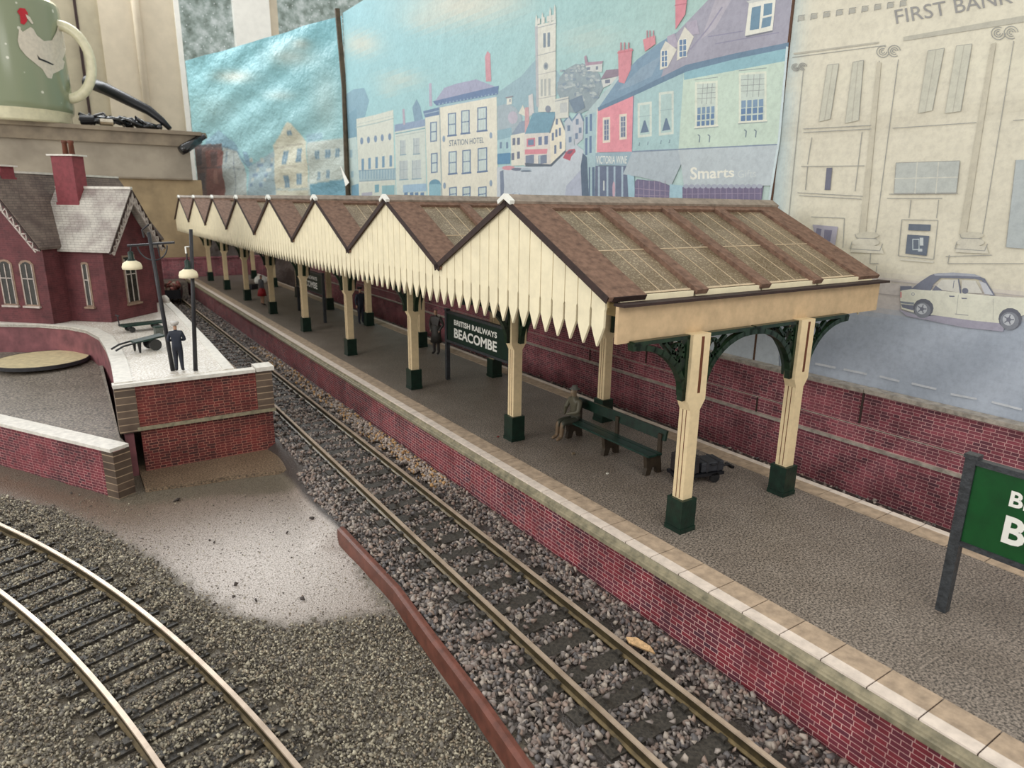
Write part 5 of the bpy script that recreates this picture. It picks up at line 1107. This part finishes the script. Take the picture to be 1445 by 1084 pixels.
# white sack and trunk far down the platform
P = atz(362, 399, 0); b = MB(); b.lathe([(.001, .10), (.03, .098), (.055, .07), (.062, .03), (.05, 0), (.001, 0)], n=20); b.v = [(x*1.5, y*.9, z) for x, y, z in b.v]; tag(b.build('sack', K['white'], None, (P[0]+.03, P[1]-.1, 0), .5, smooth=True), 'bulky white sack standing on the platform near the far canopy end', 'sack')
P = atz(357, 408, 0); case(P, .6, .05, .035, .06, K['black'], 'black trunk on the platform behind the person in the red skirt')
# ================================================================== FAR END AND ROOM
YS = 8.6
b = MB(); b.box(-3.6, .16, YS, YS+1.6, 1.80, 1.845); b.pz([(.0, YS-.0), (.22, YS+.05), (.30, YS+.4), (.1, YS+1.2)], 1.80, 1.84); tag(b.build('shelf', K['shelfwood']), 'worn grey wooden shelf holding the mug and cables', 'shelf')
b = MB(); b.box(-3.6, .02, YS+.12, YS+.17, 1.26, 1.80); o = b.build('wall_left', K['fascia']); o['kind'] = 'structure'
b = MB(); b.box(-3.6, .015, YS+.10, YS+.20, 1.245, 1.262); o = b.build('trim_1', K['shelfwood']); o['kind'] = 'structure'
b = MB(); b.box(-3.6, .10, YS+.06, YS+.13, 1.66, 1.80); o = b.build('trim_2', K['shelfwood']); o['kind'] = 'structure'
b = MB(); b.box(-3.6, .13, YS+.16, YS+.22, -.3, 1.25); o = b.build('wall_back', K['creamwall']); o['kind'] = 'structure'
b = MB(); b.box(-.95, 1.24, 9.35, 9.42, -.1, .20); tag(b.build('cross_wall', K['brickw']), 'low red wall closing off the far end behind the platforms', 'wall') if 0 else None
b = MB(); b.box(-.9, .86, YS+.02, YS+.1, -.28, .235); b.box(-.9, .84, YS+.0, YS+.12, .235, .25); tag(b.build('cross_wall', K['brickw']), 'low red wall across the far end below the cream panel', 'wall')
b = MB(); b.pz([(-.86, 8.1), (-.26, 8.15), (-.26, YS-.02), (-.86, YS-.02)], -.28, -.02); tag(b.build('cross_platform', K['yard']), 'grey paved link at the far end below the red cross wall', 'paving')
# dark debris at the far end of the track
P = atz(252, 405, -.12); wg = tag(empty('wagon', (-.56, 7.6, -.16), math.radians(80)), 'dark battered wagon with a reddish load at the far end of the track', 'wagon'); wg.scale = (1.35,)*3
b = MB(); b.box(-.22, .22, -.11, .11, .035, .05); b.box(-.22, .22, -.11, -.10, .05, .11); b.box(-.22, .22, .10, .11, .05, .11); b.box(-.22, -.21, -.11, .11, .05, .11); b.box(.21, .22, -.11, .11, .05, .11); b.build('body', K['black'], wg)
for x in (-.14, .14):
    for y in (-.1, .1): b = MB(); b.tube([(x, y-.006, .022), (x, y+.006, .022)], .028, 14); b.build('wheel', K['darkmetal'], wg)
n = 60; rr = rocks('load', np.stack([RNG.uniform(-.19, .19, n), RNG.uniform(-.09, .09, n), RNG.uniform(.07, .14, n)], 1), RNG.uniform(.02, .04, n), mrock, rockcols(n, [(120, 60, 52), (150, 90, 80), (90, 60, 50), (140, 120, 104)])); rr.parent = wg
b = MB(); b.lathe([(.001, .05), (.05, .048), (.09, .03), (.1, 0), (.001, 0)], n=20); b.v = [(x*.6, y*2.2, z) for x, y, z in b.v]; b.v = [(x*.55, y*.6, z) for x, y, z in b.v]; tag(b.build('stone_block', K['copingw'], None, (-.915, 4.80, ZS), .1, smooth=True), 'rounded white block at the building corner on the platform edge', 'block')

# mug
mug_m, nt, bs = base('mug_glaze')
tc = N(nt, 'ShaderNodeTexCoord'); vo = N(nt, 'ShaderNodeTexVoronoi', feature='F1'); vo.inputs['Scale'].default_value = 1.35; vo.inputs['Randomness'].default_value = .55; nt.links.new(tc.outputs['Object'], vo.inputs['Vector'])
dots = ramp(nt, vo.outputs['Distance'], [(.10, (1, 1, 1)), (.13, (0, 0, 0))])
nt.links.new(mixc(nt, dots, lin((136, 144, 116)), lin((208, 208, 190))), bs.inputs['Base Color']); bs.inputs['Roughness'].default_value = .18
K['muginside'] = mat('mug_cream_glaze', (226, 220, 188), .2, .08, 3); K['hen'] = mat('hen_white', (214, 204, 186), .3, .08, 6)
MX, MY, MR, MH = -1.80, 9.0, .60, 1.33; MZ = 1.86
b = MB(); k = MH/1.33
prof_ = [(.001, 0), (.56, 0), (.575, .02), (.575, .10), (.60, .13), (.612, .2), (.60, .7), (.598, 1.24), (.592, 1.30), (.575, 1.33), (.560, 1.31), (.56, .2), (.001, .15)]
b.lathe([(r_, z_) for r_, z_ in prof_], n=64)
mug = b.build('mug', [mug_m, K['muginside']], None, (MX, MY, MZ), 0, smooth=True)
for p_ in mug.data.polygons:
    z_ = p_.center.z/S; r_ = math.hypot(p_.center.x, p_.center.y)/S
    if z_ < .12 or z_ > 1.29 or r_ < .565: p_.material_index = 1
tag(mug, 'green spotted mug with a white hen on the grey shelf', 'mug')
# handle: toward +x
ha = math.radians(-18)
def hp(a, w_=0): return ((.58+.30*math.cos(a)*1.0+w_)*math.cos(ha), (.58+.30*math.cos(a)+w_)*math.sin(ha), .70+.40*math.sin(a))
pth = [hp(a) for a in np.linspace(math.radians(100), math.radians(-112), 22)]
b = MB(); b.tube(pth, [.062-.008*math.sin(math.pi*i/21) for i in range(22)], 12); b.build('handle', K['muginside'], mug, smooth=True)
# hen print follows the mug wall; drawn in (angle, height) as seen from the layout
view = math.atan2(CAM[1]-MY, CAM[0]-MX)
def mugp(a, z_, off=.004): w_ = view+a; return ((.603+off)*math.cos(w_), (.603+off)*math.sin(w_), z_)
def pixmug(u, v):
    d = FW + RT*(u-722.5)/FPX - UP*(v-542)/FPX; ox, oy = CAM[0]-MX, CAM[1]-MY; A_ = d[0]**2+d[1]**2; B_ = ox*d[0]+oy*d[1]; r_ = .605
    t_ = (-B_-math.sqrt(max(0, B_*B_-A_*(ox*ox+oy*oy-r_*r_))))/A_; p_ = CAM+d*t_
    return math.atan2(p_[1]-MY, p_[0]-MX)-view, p_[2]-1.846
def pixmug_old(u, v):
    """print point of the mug from where it shows"""
    lo = ((u-19)/86.)  # visible half width ~86 px around axis px
    a = math.asin(max(-.98, min(.98, lo))); return a, 1.28-(v-2)/146.*1.16
def printpoly(nm, pts, m_, off):
    b = MB(); q_ = [];
    for (u0, v0), (u1, v1) in zip(pts, pts[1:]+pts[:1]):
        for k_ in range(3): q_.append((u0+(u1-u0)*k_/3, v0+(v1-v0)*k_/3))
    vs = [mugp(*pixmug(*p_), off=off) for p_ in q_]
    # fill by triangulating a fine fan through bmesh
    bm = bmesh.new(); vv = [bm.verts.new((p_[0], p_[1], 0)) for p_ in q_]; bm.faces.new(vv); bmesh.ops.triangulate(bm, faces=bm.faces)
    for _ in range(2): bmesh.ops.subdivide_edges(bm, edges=bm.edges, cuts=1, use_grid_fill=True)
    bmesh.ops.triangulate(bm, faces=bm.faces); bm.verts.index_update()
    b.add([mugp(*pixmug(v_.co.x, v_.co.y), off=off) for v_ in bm.verts], [tuple(v_.index for v_ in f_.verts) for f_ in bm.faces]); bm.free(); return b.build(nm, m_, mug)
HEN = [(27, 39), (32, 45), (36, 50), (38, 54), (40, 46), (43, 38), (47, 41), (52, 50), (62, 58), (73, 57), (79, 46), (83, 32), (89, 38), (92, 50), (93, 62), (92, 74), (88, 84), (91, 87), (89, 97), (80, 102), (75, 104), (73, 111), (67, 110), (60, 98), (48, 88), (37, 79), (28, 68), (25, 58)]
printpoly('hen_print', HEN, K['hen'], .004)
printpoly('comb_print', [(24, 16), (28, 11), (35, 12), (39, 18), (38, 30), (34, 35), (29, 33), (28, 22)], K['red'], .005)
printpoly('wing_print', [(52, 77), (56, 82), (66, 86), (76, 91), (74, 92), (62, 87), (54, 84)], K['black'], .006)
printpoly('neck_print', [(36, 20), (42, 24), (47, 33), (45, 34), (38, 26)], K['hen'], .005)
b = MB(); b.tube([(-1.95, YS+.12, 1.89), (-1.72, YS+.10, 1.885)], .032, 10); tag(b.build('pen', K['red']), 'bright red pen lying at the shelf edge under the mug', 'pen')
b = MB(); b.lathe([(.001, 0), (.60, 0), (.62, .02), (.001, .02)], n=40); tag(b.build('coaster', mat('pale_coaster', (214, 206, 184), .6, .1, 4), None, (MX, MY, 1.845)), 'thin pale mat under the spotted mug', 'coaster') if 0 else None
mug.location.z = 1.846*S
# cables, hose, torch
def sh(u, v, y): return tuple(aty(u, v, y))
b = MB(); b.tube([sh(122, 115, YS+.9), sh(150, 126, YS+.7), sh(180, 141, YS+.55), sh(210, 156, YS+.42), sh(228, 170, YS+.35), sh(240, 182, YS+.3)], [.075, .075, .07, .06, .045, .03], 12); tag(b.build('hose', K['black'], smooth=True), 'thick black hose arching down onto the shelf behind the mug handle', 'hose')
t = tag(empty('cable_bundle', (-.9, YS+.3, 1.85)), 'tangle of thin black cables and plugs on the shelf beside the mug', 'cable')
jr = random.Random(11)
for i in range(9):
    pts = []
    for k_ in range(9): pts.append((-.22+.085*k_*1.2+jr.uniform(-.05, .05), jr.uniform(-.12, .2), .03+abs(math.sin(k_*.9+i))*(.13 if k_ < 7 else .05)*jr.uniform(.4, 1)))
    MB().tube(pts, .016+.004*(i % 3), 7).build('cable', K['blackshine'], t, smooth=True)
b = MB(); b.tube([(-.25, .0, .07), (-.1, -.03, .08)], [.06, .05], 12); b.tube([(-.1, -.03, .08), (-.02, -.04, .07)], [.03, .03], 10); b.build('plug', K['black'], t)
b = MB(); b.tube([(-.06, -.18, .05), (.08, -.16, .05)], .04, 12); b.build('connector', mat('chrome', (210, 200, 180), .15, .1, 5, metal=.9), t)
a_, c_ = aty(255, 213, YS-.05), aty(288, 193, YS+.03)
t = tag(empty('torch', tuple(a_)), 'black cylindrical torch hanging over the corner of the grey shelf', 'torch')
d_ = c_-a_; MB().tube([(0, 0, 0), tuple(d_*.15), tuple(d_*.8)], [.055, .062, .05], 16).build('barrel', K['blackshine'], t, smooth=True); MB().tube([tuple(d_*.8), tuple(d_*1.02)], [.036, .03], 12).build('tail', K['darkmetal'], t)

# ------------------------------------------------------------------ window wall of the room
YW = 11.2
def q(u): return float(aty(u, 0, YW)[0])
def wx(u, v=0): return float(aty(u, v, YW)[0])
def slab_px(u0, u1, y0, y1, z0, z1, nm, m_):
    b = MB(); b.box(wx(u0), wx(u1), y0, y1, z0, z1); o = b.build(nm, m_); o['kind'] = 'structure'; return o
g, nt, bs = base('rainy_glass')
tcn = N(nt, 'ShaderNodeTexCoord').outputs['Object']
v1 = N(nt, 'ShaderNodeTexVoronoi', feature='F1'); v1.inputs['Scale'].default_value = 3.2; nt.links.new(tcn, v1.inputs['Vector'])
col = ramp(nt, noise(nt, 1.2, 8), [(.32, (84, 98, 86)), (.5, (150, 164, 156)), (.68, (204, 212, 208))])
col = mixc(nt, ramp(nt, v1.outputs['Distance'], [(.08, (1, 1, 1)), (.16, (0, 0, 0))]), col, lin((240, 246, 244)))
bs.inputs['Base Color'].default_value = (0.02, .02, .02, 1); bs.inputs['Roughness'].default_value = .1
nt.links.new(col, bs.inputs['Emission Color']); bs.inputs['Emission Strength'].default_value = .85
slab_px(-260, 105, YW+.12, YW+.2, 1.0, 6.5, 'wall_front', K['curtain2'])
slab_px(103, 107, YW+.05, YW+.15, 1.0, 6.5, 'trim_3', K['roofedge'])
slab_px(107, 137, YW+.06, YW+.14, 1.0, 6.5, 'trim_4', K['curtain2']); slab_px(137, 186, YW+.02, YW+.12, 1.0, 6.5, 'trim_5', K['curtain'])
b = MB(); b.tube([(wx(190), YW, 1.0), (wx(190), YW, 6.5)], .055, 12); o = b.build('trim_6', K['curtain'], smooth=True); o['kind'] = 'structure'
slab_px(196, 246, YW+.02, YW+.12, 1.0, 6.5, 'trim_7', K['curtain']); 
slab_px(244, 251, YW-.03, YW+.1, 1.0, 6.5, 'trim_8', K['frame'])
slab_px(328, 379, YW-.02, YW+.1, 1.0, 6.5, 'trim_9', K['frame']); slab_px(378, 391, YW+.02, YW+.12, 1.0, 6.5, 'trim_10', K['curtain'])
slab_px(251, 328, YW+.1, YW+.12, 1.0, 6.5, 'window_1', g); slab_px(391, 1100, YW+.12, YW+.14, 1.0, 6.5, 'window_2', g)

# ------------------------------------------------------------------ light
wd = bpy.data.worlds.new('world'); SC.world = wd; wd.use_nodes = True
bg = wd.node_tree.nodes['Background']; bg.inputs[0].default_value = (1, .985, .95, 1); bg.inputs[1].default_value = .86
def area(loc, target, size, size_y, power, color=(1, 1, 1)):
    d = bpy.data.lights.new('area', 'AREA'); d.shape = 'RECTANGLE'; d.size = size*S; d.size_y = size_y*S; d.energy = power; d.color = color
    o = bpy.data.objects.new('window_or_fill_light', d); C.objects.link(o); o.location = [a*S for a in loc]
    o.rotation_euler = (Vector(target)-Vector(loc)).to_track_quat('-Z', 'Y').to_euler(); return o
area((-1.6, 10.8, 5.4), (-.8, 1.5, -.2), 4.6, 3.0, 13500, (.95, .98, 1))
area((-7.0, 1.5, 2.5), (.5, 2.5, .1), 4, 2.4, 4400, (1, .97, .93))  # added fill from the left to brighten under the canopy, not a window
area((-1.5, -4.5, 4.8), (.3, 2, .2), 3.5, 2.5, 3100, (1, .97, .93))  # added soft fill from behind the camera, no window there
SC.view_settings.view_transform = 'Standard'; SC.view_settings.look = 'None'; SC.view_settings.exposure = 0
